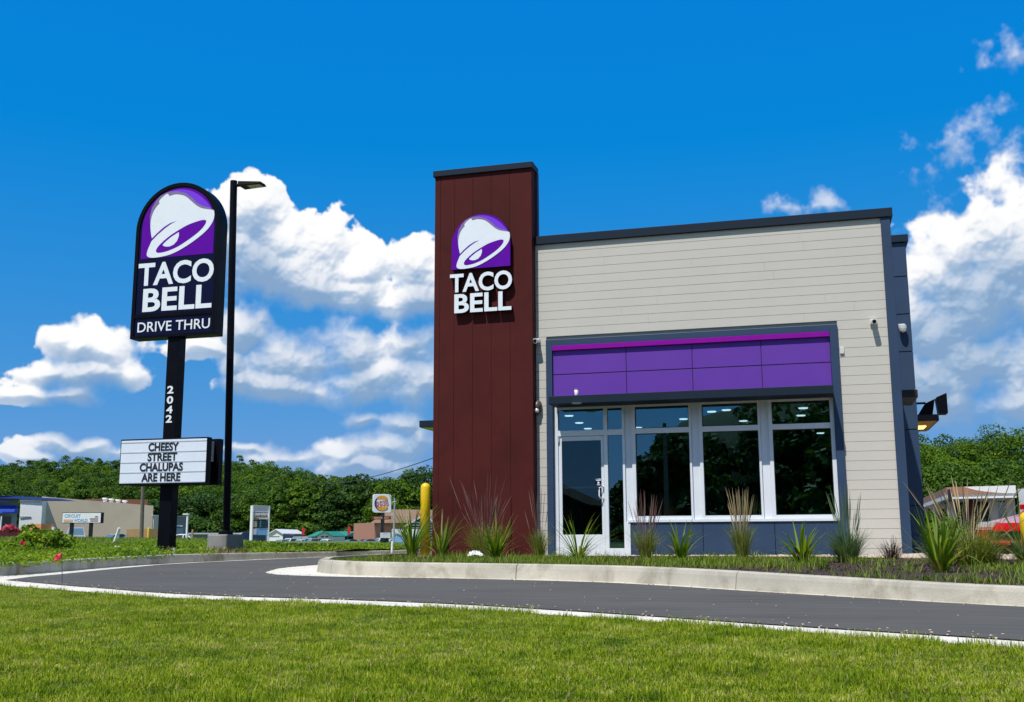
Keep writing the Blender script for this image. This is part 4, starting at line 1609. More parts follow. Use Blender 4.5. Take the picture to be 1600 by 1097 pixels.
# ------------------------------------------------------------------ plants in the bed
def grass_plant(name, px, py, label, cat, leaf=None, plume=None, strap=None, z=None, seed=0, group='clumps planted along the bed', Y=None):
    """leaf, plume: (count, length, spread in radians, base radius, material); strap: (count, length, spread, width, material)"""
    rg = np.random.default_rng(seed + 100)
    q = ground(px, py, .12)
    if q.y > 18.0 - max(0, q.x + 1) * .4:
        q = atY(px, py, 18.0 - max(0, q.x + 1) * .4)
    zz = float(bed_z(np.array(q.x), np.array(q.y))) - .012
    q.z = zz
    t = thing(name, label, cat, q, group)
    for nm, spec in (('foliage', leaf), ('flower_stem', plume), ('strap_leaves', strap)):
        if not spec:
            continue
        n, ln, spread, rad, m = spec
        a = rg.uniform(0, 6.283, n)
        br = (rad if nm != 'strap_leaves' else .05) * np.sqrt(rg.random(n))
        pos = np.stack([q.x + br * np.cos(a), q.y + br * np.sin(a), np.full(n, zz)], 1)
        L = ln * rg.uniform(.62, 1.05, n)
        b = MB()
        if nm == 'foliage':
            V, Q = blades(pos, a + rg.normal(0, .5, n), L, np.abs(rg.normal(0, spread * .35, n)), np.abs(rg.normal(spread * .9, spread * .5, n)), rg.uniform(.006, .011, n) * (1.0 if q.y > 12 else .62), 4)
            b.quads(V, Q)
        elif nm == 'flower_stem':
            lean, curl = np.abs(rg.normal(0, spread * .42, n)), np.abs(rg.normal(spread * .45, spread * .4, n))
            V, Q = blades(pos, a, L, lean, curl, np.full(n, .0048 if q.y > 12 else .0032), 5, .2)
            b.quads(V, Q)
            # seed heads along the last third of each stem
            W_ = V.reshape(n, 12, 3)
            mid = (W_[:, 0::2] + W_[:, 1::2]) / 2
            p3, p5 = mid[:, 3], mid[:, 5]
            dv = p5 - p3
            for rot in (0.0, 1.57):
                side = np.stack([np.cos(a + 1.57 + rot), np.sin(a + 1.57 + rot), np.zeros(n)], 1)
                w = .0058 if q.y > 12 else .0042
                S = np.stack([p3 - side * w * .4, p3 + side * w * .4, p3 + dv * .35 - side * w, p3 + dv * .35 + side * w, p3 + dv * .75 - side * w * .8, p3 + dv * .75 + side * w * .8, p5 + dv * .06 - side * w * .1, p5 + dv * .06 + side * w * .1], 1)
                base = (np.arange(n) * 8)[:, None, None]
                b.quads(S.reshape(-1, 3), (base + np.array([[0, 1, 3, 2], [2, 3, 5, 4], [4, 5, 7, 6]])[None]).reshape(-1, 4))
        else:
            V, Q = blades(pos, a + rg.normal(0, .3, n), L, np.abs(rg.normal(spread * .30, spread * .22, n)), np.abs(rg.normal(spread * .75, spread * .55, n)), 1.25 * rad * rg.uniform(.7, 1.15, n), 8, .93)
            b.quads(V, Q)
        b.build(nm, M[m], t)
        if nm != 'flower_stem' and m != 'twig':      # withered leaves lying out from the base
            k_ = 9 if nm == 'strap_leaves' else 40
            a = rg.uniform(0, 6.283, k_)
            pos = np.stack([q.x + .04 * np.cos(a), q.y + .04 * np.sin(a), np.full(k_, zz + .01)], 1)
            b = MB()
            V, Q = blades(pos, a, ln * rg.uniform(.35, .75, k_), rg.uniform(.5, 1.0, k_), rg.uniform(.5, 1.2, k_), (rad * .8 if nm == 'strap_leaves' else .006) * rg.uniform(.6, 1, k_), 6, .9)
            b.quads(V, Q)
            b.build('withered_leaves', M['drygrass'], t)
    return t


PP = 'flower stems'
grass_plant('strap_leaf_clump', 643, 870, 'clump of upright green strap leaves left of the yellow bollard', 'plant', strap=(57, 1.01, 0.69, 0.030, 'strap'), seed=1)
grass_plant('strap_leaf_clump', 690, 869, 'clump of arching green strap leaves between bollard and brown tower', 'plant', strap=(37, 0.90, 0.94, 0.028, 'strap'), plume=(5, .9, .35, .05, 'plume'), seed=2)
grass_plant('fountain_grass', 757, 868, 'largest fountain grass with purple plumes in front of the brown tower', 'ornamental grass', leaf=(420, .70, .95, .16, 'finegrass'), plume=(44, 1.42, .42, .12, 'plume'), seed=3)
grass_plant('strap_leaf_clump', 775, 873, 'green strap leaf clump growing at the foot of the large purple fountain grass', 'plant', strap=(40, 0.76, 0.94, 0.030, 'strap'), seed=4)
grass_plant('fountain_grass', 843, 866, 'small green fountain grass with thin plumes at the right corner of the brown tower', 'ornamental grass', leaf=(260, .52, .5, .09, 'finegrass'), plume=(16, 1.25, .20, .06, 'plume'), seed=5)
grass_plant('strap_leaf_clump', 904, 872, 'spidery clump of thin arching leaves in front of the glass door', 'plant', strap=(51, 0.90, 1.44, 0.020, 'strap'), seed=6)
grass_plant('fountain_grass', 1010, 867, 'fountain grass with pinkish brown plumes between the door and the first window', 'ornamental grass', leaf=(300, .58, .7, .10, 'finegrass'), plume=(36, 1.08, .26, .09, 'plume'), seed=7)
grass_plant('strap_leaf_clump', 1064, 873, 'broad leaved daylily clump under the first large window', 'plant', strap=(27, 0.72, 0.88, 0.036, 'strap'), seed=8)
grass_plant('fountain_grass', 1160, 869, 'upright tan feather grass below the middle window', 'ornamental grass', leaf=(300, .60, .45, .09, 'finegrass'), plume=(44, 1.12, .19, .08, 'tanplume'), seed=9)
grass_plant('strap_leaf_clump', 1254, 880, 'daylily clump with one tall bent leaf below the last window', 'plant', strap=(37, 0.66, 1.19, 0.032, 'strap'), seed=10)
grass_plant('fountain_grass', 1325, 880, 'bluish fine grass with feathery stems at the pale corner of the siding', 'ornamental grass', leaf=(520, .46, .75, .10, 'bluegrass'), plume=(26, .88, .28, .07, 'bluegrass'), seed=11)
grass_plant('dry_shrub', 1394, 871, 'low dark leafless twiggy shrub against the navy corner trim', 'shrub', leaf=(160, .36, 1.0, .10, 'twig'), seed=12)
grass_plant('strap_leaf_clump', 1471, 895, 'biggest daylily clump with broad upright leaves nearest the kerb', 'plant', strap=(51, 0.66, 0.78, 0.028, 'strap'), seed=13)
grass_plant('fountain_grass', 1513, 884, 'huge spreading fountain grass with pale plumes in front of the red car', 'ornamental grass', leaf=(1000, .52, 1.15, .24, 'finegrass'), plume=(46, .98, .85, .18, 'tanplume'), seed=14)
grass_plant('grass_tuft', 1606, 884, 'green grass tuft beside the second yellow bollard', 'ornamental grass', leaf=(160, .40, .9, .09, 'bluegrass'), strap=(20, 0.53, 1.00, 0.017, 'strap'), seed=15)
grass_plant('dry_shrub', 1546, 874, 'low brown dry shrub at the edge of the pale rocks', 'shrub', leaf=(200, .30, 1.1, .16, 'twig'), seed=16)
grass_plant('strap_leaf_clump', 1600, 815 + 57, 'green leaves bending over the top of the second yellow bollard', 'plant', strap=(15, 0.90, 0.56, 0.026, 'strap'), seed=17)

# turf, mulch chips and pale rocks of the bed
def scatter(poly, n, x0, x1, y0, y1, rg):
    xs, ys = rg.uniform(x0, x1, n), rg.uniform(y0, y1, n)
    k = inside(poly, xs, ys)
    return xs[k], ys[k]


rg = np.random.default_rng(21)
turf_poly = [(p[0], p[1]) for p in offset(bed_kerb, .17)] + [(-7.0, 46), (-6.9, 18.6), (-4.5, 17.9), (0, 15.6), (3.2, 13.2), (8, 9), (9, 2)]
xs, ys = scatter(turf_poly, 150000, -7.6, 6, 4.5, 22, rg)
pn = fbm(400, 400, 26, 4, np.random.default_rng(5))
dens = pn[np.clip((ys * 18).astype(int), 0, 399), np.clip(((xs + 8) * 24).astype(int), 0, 399)]
mulchy = np.exp(-((xs - .3) / 1.0) ** 2 - ((ys - 10.8) / 2.6) ** 2) * .42 + np.exp(-((xs + 6.2) / .9) ** 2 - ((ys - 16) / 2.0) ** 2) * .25 + np.exp(-((xs - 1.3) / .7) ** 2 - ((ys - 9.2) / 1.2) ** 2) * .25
k = dens - mulchy > .37
xs, ys = xs[k], ys[k]
n = len(xs)
b = MB()
V, Q = blades(np.stack([xs, ys, bed_z(xs, ys) - .012], 1), rg.uniform(0, 6.28, n), rg.uniform(.03, .075, n) * (.6 + 1.1 * np.clip((dens[k] if False else .5), 0, 1)), np.abs(rg.normal(0, .35, n)), np.abs(rg.normal(.5, .4, n)), rg.uniform(.006, .011, n), 2)
b.quads(V, Q)
tx, ty = scatter(turf_poly, 260, -7.4, 5, 5, 18, rg)
for x_, y_ in zip(tx, ty):
    nn = 38
    rr_ = rg.uniform(.03, .12)
    px_, py_ = x_ + rg.normal(0, rr_, nn), y_ + rg.normal(0, rr_, nn)
    V, Q = blades(np.stack([px_, py_, bed_z(px_, py_) - .012], 1), rg.uniform(0, 6.28, nn), rg.uniform(.06, .17, nn), np.abs(rg.normal(0, .4, nn)), np.abs(rg.normal(.6, .4, nn)), rg.uniform(.006, .010, nn), 2)
    b.quads(V, Q)
o = b.build('bed_grass', M['turf'])
tag(o, 'short green grass creeping over the planting bed behind the kerb', 'grass', kind='stuff')
xs, ys = scatter(bed_poly, 42000, -7, 4, 7, 18.5, rg)
n = len(xs)
b = MB()
V, Q = blades(np.stack([xs, ys, bed_z(xs, ys)], 1), rg.uniform(0, 6.28, n), rg.uniform(.015, .05, n), rg.uniform(.7, 1.6, n), rg.normal(0, .2, n), rg.uniform(.005, .012, n), 1, .3)
b.quads(V, Q)
o = b.build('bark_mulch', M['chip'])
tag(o, 'dark bark mulch spread over the planting bed', 'mulch', kind='stuff')


def rocks(name, pts, m, label, seed):
    rg = np.random.default_rng(seed)
    t = (1 + 5 ** .5) / 2
    iv = np.array([(-1, t, 0), (1, t, 0), (-1, -t, 0), (1, -t, 0), (0, -1, t), (0, 1, t), (0, -1, -t), (0, 1, -t), (t, 0, -1), (t, 0, 1), (-t, 0, -1), (-t, 0, 1)]) / 1.9
    it = np.array([(0, 11, 5), (0, 5, 1), (0, 1, 7), (0, 7, 10), (0, 10, 11), (1, 5, 9), (5, 11, 4), (11, 10, 2), (10, 7, 6), (7, 1, 8), (3, 9, 4), (3, 4, 2), (3, 2, 6), (3, 6, 8), (3, 8, 9), (4, 9, 5), (2, 4, 11), (6, 2, 10), (8, 6, 7), (9, 8, 1)])
    b = MB()
    n = len(pts)
    s = pts[:, 3]
    A = rg.uniform(0, 6.28, n)
    V = iv[None] * rg.uniform(.75, 1.2, (n, 12, 1)) * np.stack([s, s * rg.uniform(.6, 1, n), s * rg.uniform(.35, .6, n)], 1)[:, None]
    ca, sa = np.cos(A)[:, None], np.sin(A)[:, None]
    V = np.stack([V[..., 0] * ca - V[..., 1] * sa, V[..., 0] * sa + V[..., 1] * ca, V[..., 2]], -1) + pts[:, None, :3]
    b.quads(V.reshape(-1, 3), ((np.arange(n) * 12)[:, None, None] + it[None]).reshape(-1, 3))
    o = b.build(name, m)
    return tag(o, label, 'rocks', kind='stuff')


xs, ys = rg.uniform(-5, 9, 6000), rg.uniform(13.5, 18.95, 6000)
front = np.interp(xs, [-5, -1.5, 0, 2, 4, 9], [18.75, 18.5, 18.0, 16.4, 15.4, 14.0])
back_ = np.interp(xs, [-5, 1.7, 1.8, 9], [18.93, 18.93, 19.0, 18.5])
k = (ys > front) & (ys < back_)
xs, ys = xs[k], ys[k]
sz = rg.uniform(.035, .10, len(xs)) * np.where(xs > 1, 1.25, .8)
rocks('gravel', np.stack([xs, ys, bed_z(xs, ys) + .01, sz], 1), M['rock'], 'pale river rock strip along the foot of the restaurant', 5)
sheet('rock_bed', [(-5, 18.72), (-1.5, 18.45), (0, 17.95), (2, 16.35), (4, 15.3), (9, 13.9), (9, 18.9), (-5, 18.93)], .105, M['rock'])

rg = np.random.default_rng(23)
gp = []
for path, m_ in ((near, 260), (far, 260)):
    ar = np.array(path)
    t_ = rg.uniform(0, len(ar) - 1.01, m_)
    i_ = t_.astype(int)
    p_ = ar[i_] * (1 - (t_ - i_))[:, None] + ar[i_ + 1] * (t_ - i_)[:, None]
    gp.append(p_ + rg.normal(0, .12, (m_, 2)))
gp = np.concatenate(gp)
gp = np.concatenate([gp, np.stack([rg.uniform(-8, 2, 160), rg.uniform(6, 13, 160)], 1)])
gp = gp[~inside(bed_poly + [(10, 2)], gp[:, 0], gp[:, 1]) & ~inside(lawn_poly, gp[:, 0], gp[:, 1])]
rocks('grit', np.concatenate([gp, np.full((len(gp), 1), .004), rg.uniform(.003, .010, (len(gp), 1))], 1), M['rock'], 'loose grit scattered along the edges of the drive lane', 6)

# ------------------------------------------------------------------ lawn in front
def lawn_points(n, rg):
    r = 1.9 + 9.6 * rg.random(n) ** 1.35
    a = rg.uniform(-R(46), R(17), n)
    x_, y_ = r * np.sin(a), r * np.cos(a)
    k = inside(lawn_poly, x_, y_)
    return x_[k], y_[k]


rg = np.random.default_rng(31)
xs, ys = lawn_points(1150000, rg)
e = np.array(LAWN_EDGE)
dn = fbm(500, 500, 30, 5, np.random.default_rng(8))
den = dn[np.clip(((ys + 2) * 40).astype(int), 0, 499), np.clip(((xs + 9) * 40).astype(int), 0, 499)]
bare = np.zeros(len(xs))
for (px, py, rx, ry) in ((610, 968, .16, .10), (960, 1012, .07, .06), (380, 946, .30, .05), (1010, 962, .22, .05), (1400, 1085, .09, .05), (940, 958, .2, .05)):
    c = ground(px, py, .01)
    bare = np.maximum(bare, np.exp(-((xs - c.x) / rx) ** 2 - ((ys - c.y) / ry) ** 2))
k = rg.random(len(xs)) > bare * .92
xs, ys, den = xs[k], ys[k], den[k]
n = len(xs)
clp = fbm(700, 700, 9, 3, np.random.default_rng(9))[np.clip(((ys + 2) * 55).astype(int), 0, 699), np.clip(((xs + 9) * 55).astype(int), 0, 699)]
L = (.007 + .017 * rg.random(n)) * np.clip(-.15 + .8 * den + 1.5 * clp, .72, 2.1)
edge_d = np.abs(ys - np.interp(xs, [p[0] for p in LAWN_EDGE], [p[1] for p in LAWN_EDGE]))
L = L * (1 + .9 * np.exp(-edge_d / .16) * (clp > .45))
V, Q = blades(np.stack([xs, ys, np.full(n, .002)], 1), rg.uniform(0, 6.28, n), L, np.abs(rg.normal(.6, .5, n)), rg.normal(.7, .8, n), rg.uniform(.0026, .0052, n), 2, .85)
b = MB()
b.quads(V, Q)
o = b.build('lawn_grass', M['lawn'])
tag(o, 'mown green lawn grass in front of the drive lane', 'grass', kind='stuff')
xs, ys = lawn_points(16000, rg)
n = len(xs)
V, Q = blades(np.stack([xs, ys, np.full(n, .012)], 1), rg.uniform(0, 6.28, n), rg.uniform(.010, .024, n), rg.uniform(.5, 1.5, n), rg.normal(.2, .3, n), rg.uniform(.0025, .004, n), 2, .7)
b = MB()
b.quads(V, Q)
o = b.build('dry_grass', M['drygrass'])
tag(o, 'dry straw coloured blades scattered through the front lawn', 'grass', kind='stuff')

# ------------------------------------------------------------------ weeds on the verge
rg = np.random.default_rng(41)
inner = [(p[0], p[1]) for p in offset(outer, -.2)]
vpoly = inner + [(-10.6, 44), (-16, 39), (-45, 54), (-45, 12), (-13, 9.6)]
pts = []
m_ = 5200
ts = rg.uniform(0, 1, m_) ** 1.4
li = rg.uniform(0, len(outer) - 1.01, m_)
arr = np.array([p[:2] for p in outer])
i0 = li.astype(int)
bp = arr[i0] * (1 - (li - i0))[:, None] + arr[i0 + 1] * (li - i0)[:, None]
xs = bp[:, 0] - .25 - ts * 9
ys = bp[:, 1] + ts * 6 * rg.uniform(-.2, 1, m_)
wn = fbm(300, 300, 40, 4, np.random.default_rng(14))
wv = wn[np.clip((ys * 6).astype(int), 0, 299), np.clip(((xs + 30) * 10).astype(int), 0, 299)]
Vs, Ns, S = [], [], []
for x_, y_, w_ in zip(xs, ys, wv):
    if not inside(vpoly, np.array([x_]), np.array([y_]))[0]:
        continue
    u_ = x_ / y_
    if (abs(u_ + .665) < .018 and y_ < 20.8) or (abs(u_ + .592) < .032 and y_ < 22.6):
        continue
    tall = .12 + .08 * max(0, w_ - .35) / .3 * (1.0 if -.72 < u_ < -.52 else .5)
    if w_ < .36:
        continue
    c = rg.normal(0, 1, (64, 3)) * np.array([.20, .20, tall * .42])
    c[:, 2] = np.minimum(np.abs(c[:, 2]), tall * .95) + .01
    Vs.append(c + np.array([x_, y_, float(verge_z(np.array(x_), np.array(y_)))]))
    Ns.append(rg.normal(0, .6, (64, 3)) + np.array([0, -.2, .8]))
    S.append(rg.uniform(.012, .034, 64))
V, Q = leafquads(np.concatenate(Vs), np.concatenate(Ns), np.concatenate(S), rg, .5)
b = MB()
b.quads(V, Q)
o = b.build('weeds', M['weed'])
tag(o, 'low leafy green weeds covering the verge behind the far kerb', 'weeds', kind='stuff')
n = 90000
xs, ys = rg.uniform(-42, -10.3, n), 11 + 46 * rg.random(n) ** 1.3
k = inside(vpoly, xs, ys)
xs, ys = xs[k], ys[k]
n = len(xs)
clear = ~((np.abs(xs / ys + .665) < .016) & (ys < 20.8)) & ~((np.abs(xs / ys + .592) < .030) & (ys < 22.6))
xs, ys = xs[clear], ys[clear]
n = len(xs)
V, Q = blades(np.stack([xs, ys, verge_z(xs, ys) - .02], 1), rg.uniform(0, 6.28, n), rg.uniform(.06, .17, n), np.abs(rg.normal(0, .3, n)), np.abs(rg.normal(.5, .4, n)), rg.uniform(.012, .03, n), 2)
b = MB()
b.quads(V, Q)
o = b.build('verge_grass', M['turf'])
tag(o, 'tall unmown green grass on the verge around the pole sign', 'grass', kind='stuff')
n = 9000
xs, ys = rg.uniform(-14.5, -9.7, n), rg.uniform(10.8, 23, n)
k = inside(vpoly, xs, ys) & (fbm(200, 200, 20, 3, np.random.default_rng(77))[np.clip((ys * 8).astype(int), 0, 199), np.clip(((xs + 16) * 12).astype(int), 0, 199)] > .56)
xs, ys = xs[k], ys[k]
n = len(xs)
V, Q = blades(np.stack([xs, ys, np.full(n, .11)], 1), rg.uniform(0, 6.28, n), rg.uniform(.10, .25, n), rg.uniform(.4, 1.2, n), rg.normal(.4, .4, n), rg.uniform(.008, .016, n), 2)
b = MB()
b.quads(V, Q)
o = b.build('dead_grass', M['drygrass'])
tag(o, 'dead tan grass patches among the weeds behind the far kerb', 'grass', kind='stuff')


def bushy(name, c, rx, rz, m, label, cat, n=900, leaf=.06, seed=0, group=None):
    rg = np.random.default_rng(seed)
    V, Q = crown_cloud(rg, rx, rz, 16, n // 16, leaf)
    V = V + np.array([c[0], c[1], c[2] + rz * .75])
    t = thing(name, label, cat, c, group)
    b = MB()
    b.quads(V, Q)
    b.build('foliage', M[m], t)
    b = MB()
    for k in range(4):
        a = k * 1.6 + seed
        b.tube([(c[0], c[1], c[2] - .02), (c[0] + math.cos(a) * rx * .5, c[1] + math.sin(a) * rx * .5, c[2] + rz)], [.02, .008], 6)
    b.build('stem', M['bark'], t)
    return t


q = ground(8, 866, .13)
bushy('weed_bush', (q.x - .4, q.y + 1.5, .12), .62, .30, 'weed', 'bushy bright green weed growing under the red planter at the photo edge', 'bush', 1500, .05, 3)


# ------------------------------------------------------------------ trees
def tree(name, px, ptop, depth, label, m, rx=None, shape='round', seed=0, group=None, leaf=None, dense=1.0, zb=.08, pos=None, top=None):
    rg = np.random.default_rng(seed + 500)
    c = pos if pos is not None else dep(px, 840, depth)
    zt_ = top if top is not None else dep(px, ptop, depth).z
    h = zt_ - zb
    rx = rx or h * .36
    t = thing(name, label, 'tree', (c[0], c[1], zb), group)
    leaf = leaf or max(.12, depth * .0013)
    rz = h * (.50 if shape == 'cone' else .46)
    nclump = int(70 * dense)
    V, Q = crown_cloud(rg, rx, rz, nclump, int(140 * dense), leaf, shape)
    V = V + np.array([c[0], c[1], zb + h - np.percentile(V[:, 2], 99.7)])
    b = MB()
    b.quads(V, Q)
    b.build('crown', M[m], t)
    b = MB()
    b.tube([(c[0], c[1], zb - .1), (c[0] + rx * .04, c[1], zb + h * .3), (c[0], c[1], zb + h * .75)], [h * .028, h * .02, h * .006], 8)
    for k in range(5):
        a = rg.uniform(0, 6.28)
        z0 = zb + h * (.22 + .09 * k)
        b.tube([(c[0] + rx * .02, c[1], z0), (c[0] + math.cos(a) * rx * .4, c[1] + math.sin(a) * rx * .4, z0 + h * .12), (c[0] + math.cos(a) * rx * .7, c[1] + math.sin(a) * rx * .7, z0 + h * .16)], [h * .011, h * .007, h * .002], 6)
    b.build('trunk', M['bark'], t)
    return t


GL = 'trees at the foot of the wooded hill'
for i, (px, pt, d, rx, m, shp, lab) in enumerate([
    (262, 775, 216, 6.7, 'treedark', 'round', 'dark tree rising behind the end of the taupe store'),
    (300, 770, 217, 7.3, 'treedark', 'round', 'dark tree behind the grey building with the light mast'),
    (330, 778, 220, 6.2, 'treebright', 'round', 'bright green tree behind the long low shed near the lamp post'),
    (368, 772, 222, 6.7, 'treedark', 'round', 'dark tree straight behind the lamp post base'),
    (400, 762, 218, 7.3, 'tree', 'round', 'green tree rising behind the tall white panel sign'),
    (432, 758, 214, 5.6, 'tree', 'cone', 'pointed green tree behind the gable of the white shed'),
    (462, 752, 217, 6.3, 'treebright', 'cone', 'light green pointed tree behind the roof of the white shed'),
    (488, 748, 216, 5.8, 'tree', 'cone', 'pointed green tree over the left end of the green roofed house'),
    (514, 752, 215, 5.6, 'treedark', 'cone', 'dark conifer behind the porch of the green roofed house'),
    (545, 744, 219, 7.2, 'treedark', 'cone', 'big dark conifer between green roofed house and round logo sign'),
    (572, 742, 219, 6.9, 'treedark', 'round', 'dark round tree behind the round logo sign'),
    (598, 752, 218, 6.2, 'tree', 'round', 'green tree over the ridge of the brown shingle roof'),
    (622, 750, 215, 6.2, 'treebright', 'round', 'bright green tree behind the thin utility pole'),
    (643, 730, 218, 7.4, 'treedark', 'round', 'tallest dark tree standing above the brown shingle roof'),
    (672, 762, 220, 5.6, 'tree', 'round', 'tree half hidden behind the edge of the brown tower'),
]):
    tree('hillside_tree', px, pt, d, lab, m, rx, shp, i, GL, zb=-.9)
GR = 'trees beyond the drive in building'
for i, (px, pt, d, rx, m, shp, lab) in enumerate([
    (1440, 690, 105, 3.6, 'treebright', 'round', 'bright tree touching the navy wing of the restaurant'),
    (1470, 678, 118, 4.6, 'tree', 'round', 'tall round tree below the pickup canopy'),
    (1500, 690, 112, 4.2, 'tree', 'round', 'round tree over the slanted terracotta fascia'),
    (1524, 692, 104, 3.0, 'treebright', 'cone', 'narrow light pointed tree between two broad dark trees'),
    (1556, 676, 116, 4.6, 'treedark', 'round', 'dark broad tree above the white fascia'),
    (1590, 662, 112, 5.0, 'tree', 'round', 'tallest tree above the white fascia end'),
    (1624, 672, 110, 4.6, 'treebright', 'round', 'bright tree cut by the photo edge'),
    (1456, 730, 92, 3.6, 'tree', 'round', 'lower tree just behind the slanted terracotta fascia'),
    (1494, 726, 90, 3.4, 'tree', 'round', 'lower dense tree behind the black panel on the roof edge'),
    (1532, 728, 92, 3.4, 'treebright', 'cone', 'lower pointed bright tree behind the middle of the fascia'),
    (1568, 722, 90, 3.6, 'tree', 'round', 'lower round tree behind the white part of the fascia'),
    (1606, 716, 92, 3.8, 'treedark', 'round', 'lower dark tree behind the far end of the fascia'),
]):
    tree('roadside_tree', px, pt, d, lab, m, rx, shp, 40 + i, GR, leaf=.14, dense=1.15)

# wooded hill
RIDGE = [(-300, 716), (-60, 724), (0, 722), (30, 714), (60, 711), (150, 711), (190, 716), (260, 714), (360, 711), (415, 717), (440, 728), (480, 740), (540, 747), (600, 752), (680, 756), (760, 770), (900, 790)]
H0, H1 = 236.0, 440.0


def hill_top(px):
    py = np.interp(px, [p[0] for p in RIDGE], [p[1] for p in RIDGE])
    hor = 845.5 - px * .0041 - 3
    return (hor - py) / FPX * H1 - 16.0


def hill_z(px, d):
    t = np.clip((d - H0) / (H1 - H0), 0, 1.15)
    return .1 + hill_top(px) * (t * t * (3 - 2 * np.minimum(t, 1)))


vs, fs = [], []
PXS, DS = list(range(-300, 921, 40)), [H0 + (H1 - H0) * k / 12 for k in range(0, 14)]
for d in DS:
    for px in PXS:
        c = dep(px, 840, d)
        vs.append((c.x, c.y, float(hill_z(px, d)) - .2))
w_ = len(PXS)
fs = [(j * w_ + i, j * w_ + i + 1, (j + 1) * w_ + i + 1, (j + 1) * w_ + i) for j in range(len(DS) - 1) for i in range(w_ - 1)]
b = MB()
b.add(vs, fs)
b.build('hill', M['hill'], smooth=True, kind='structure')
rg = np.random.default_rng(61)
groups = {'tree': [], 'treedark': [], 'treebright': []}
cnt = 0
placed = []
tries = 0
while cnt < 620 and tries < 20000:
    tries += 1
    px = rg.uniform(-120, 780)
    d = rg.uniform(H0 + 4, H1 + 14)
    c = dep(px, 840, d)
    if any((c.x - p[0]) ** 2 + (c.y - p[1]) ** 2 < 4.6 ** 2 for p in placed[-400:]):
        continue
    placed.append((c.x, c.y))
    h = rg.uniform(8, 14) if rg.random() < .85 else rg.uniform(13, 16.5)
    rx = h * rg.uniform(.27, .42)
    sh = 'cone' if rg.random() < .12 else 'round'
    V, Q = crown_cloud(rg, rx, h * .44, 24, 90, .28 * rg.uniform(.8, 1.15), sh)
    V = V + np.array([c.x, c.y, float(hill_z(px, d)) + h - np.percentile(V[:, 2], 99)])
    k = rg.choice(['tree', 'tree', 'treedark', 'treebright'])
    groups[k].append((V, Q))
    cnt += 1
b = MB()
for k in groups:
    for V, Q in groups[k]:
        b.quads(V, Q)
o = b.build('forest', [M['tree'], M['treedark'], M['treebright']])
idx = np.concatenate([np.full(sum(len(Q) for V, Q in groups[k]), i, np.int32) for i, k in enumerate(groups)])
o.data.polygons.foreach_set('material_index', idx)
tag(o, 'dense green forest covering the long hill behind the shops', 'forest', kind='stuff')
# a bluish ridge far away
b = MB()
vs, fs = [], []
PXS = list(range(560, 1100, 20))
for i, px in enumerate(PXS):
    c0, c1, c2 = dep(px, 840, 1500), dep(px, 840, 1700), dep(px, 840, 1900)
    hz = 60 + 22 * math.sin(px * .013) + 6 * math.sin(px * .07)
    vs += [(c0.x, c0.y, -1), (c1.x, c1.y, hz * .8), (c2.x, c2.y, hz)]
fs = [(3 * i + k, 3 * i + 3 + k, 3 * i + 4 + k, 3 * i + 1 + k) for i in range(len(PXS) - 1) for k in (0, 1)]
b.add(vs, fs)
M['farhill'] = soil('far_hill', (.03, .075, .05), (.04, .09, .06), (.05, .10, .065), .02)
b.build('far_hill', M['farhill'], smooth=True, kind='structure')


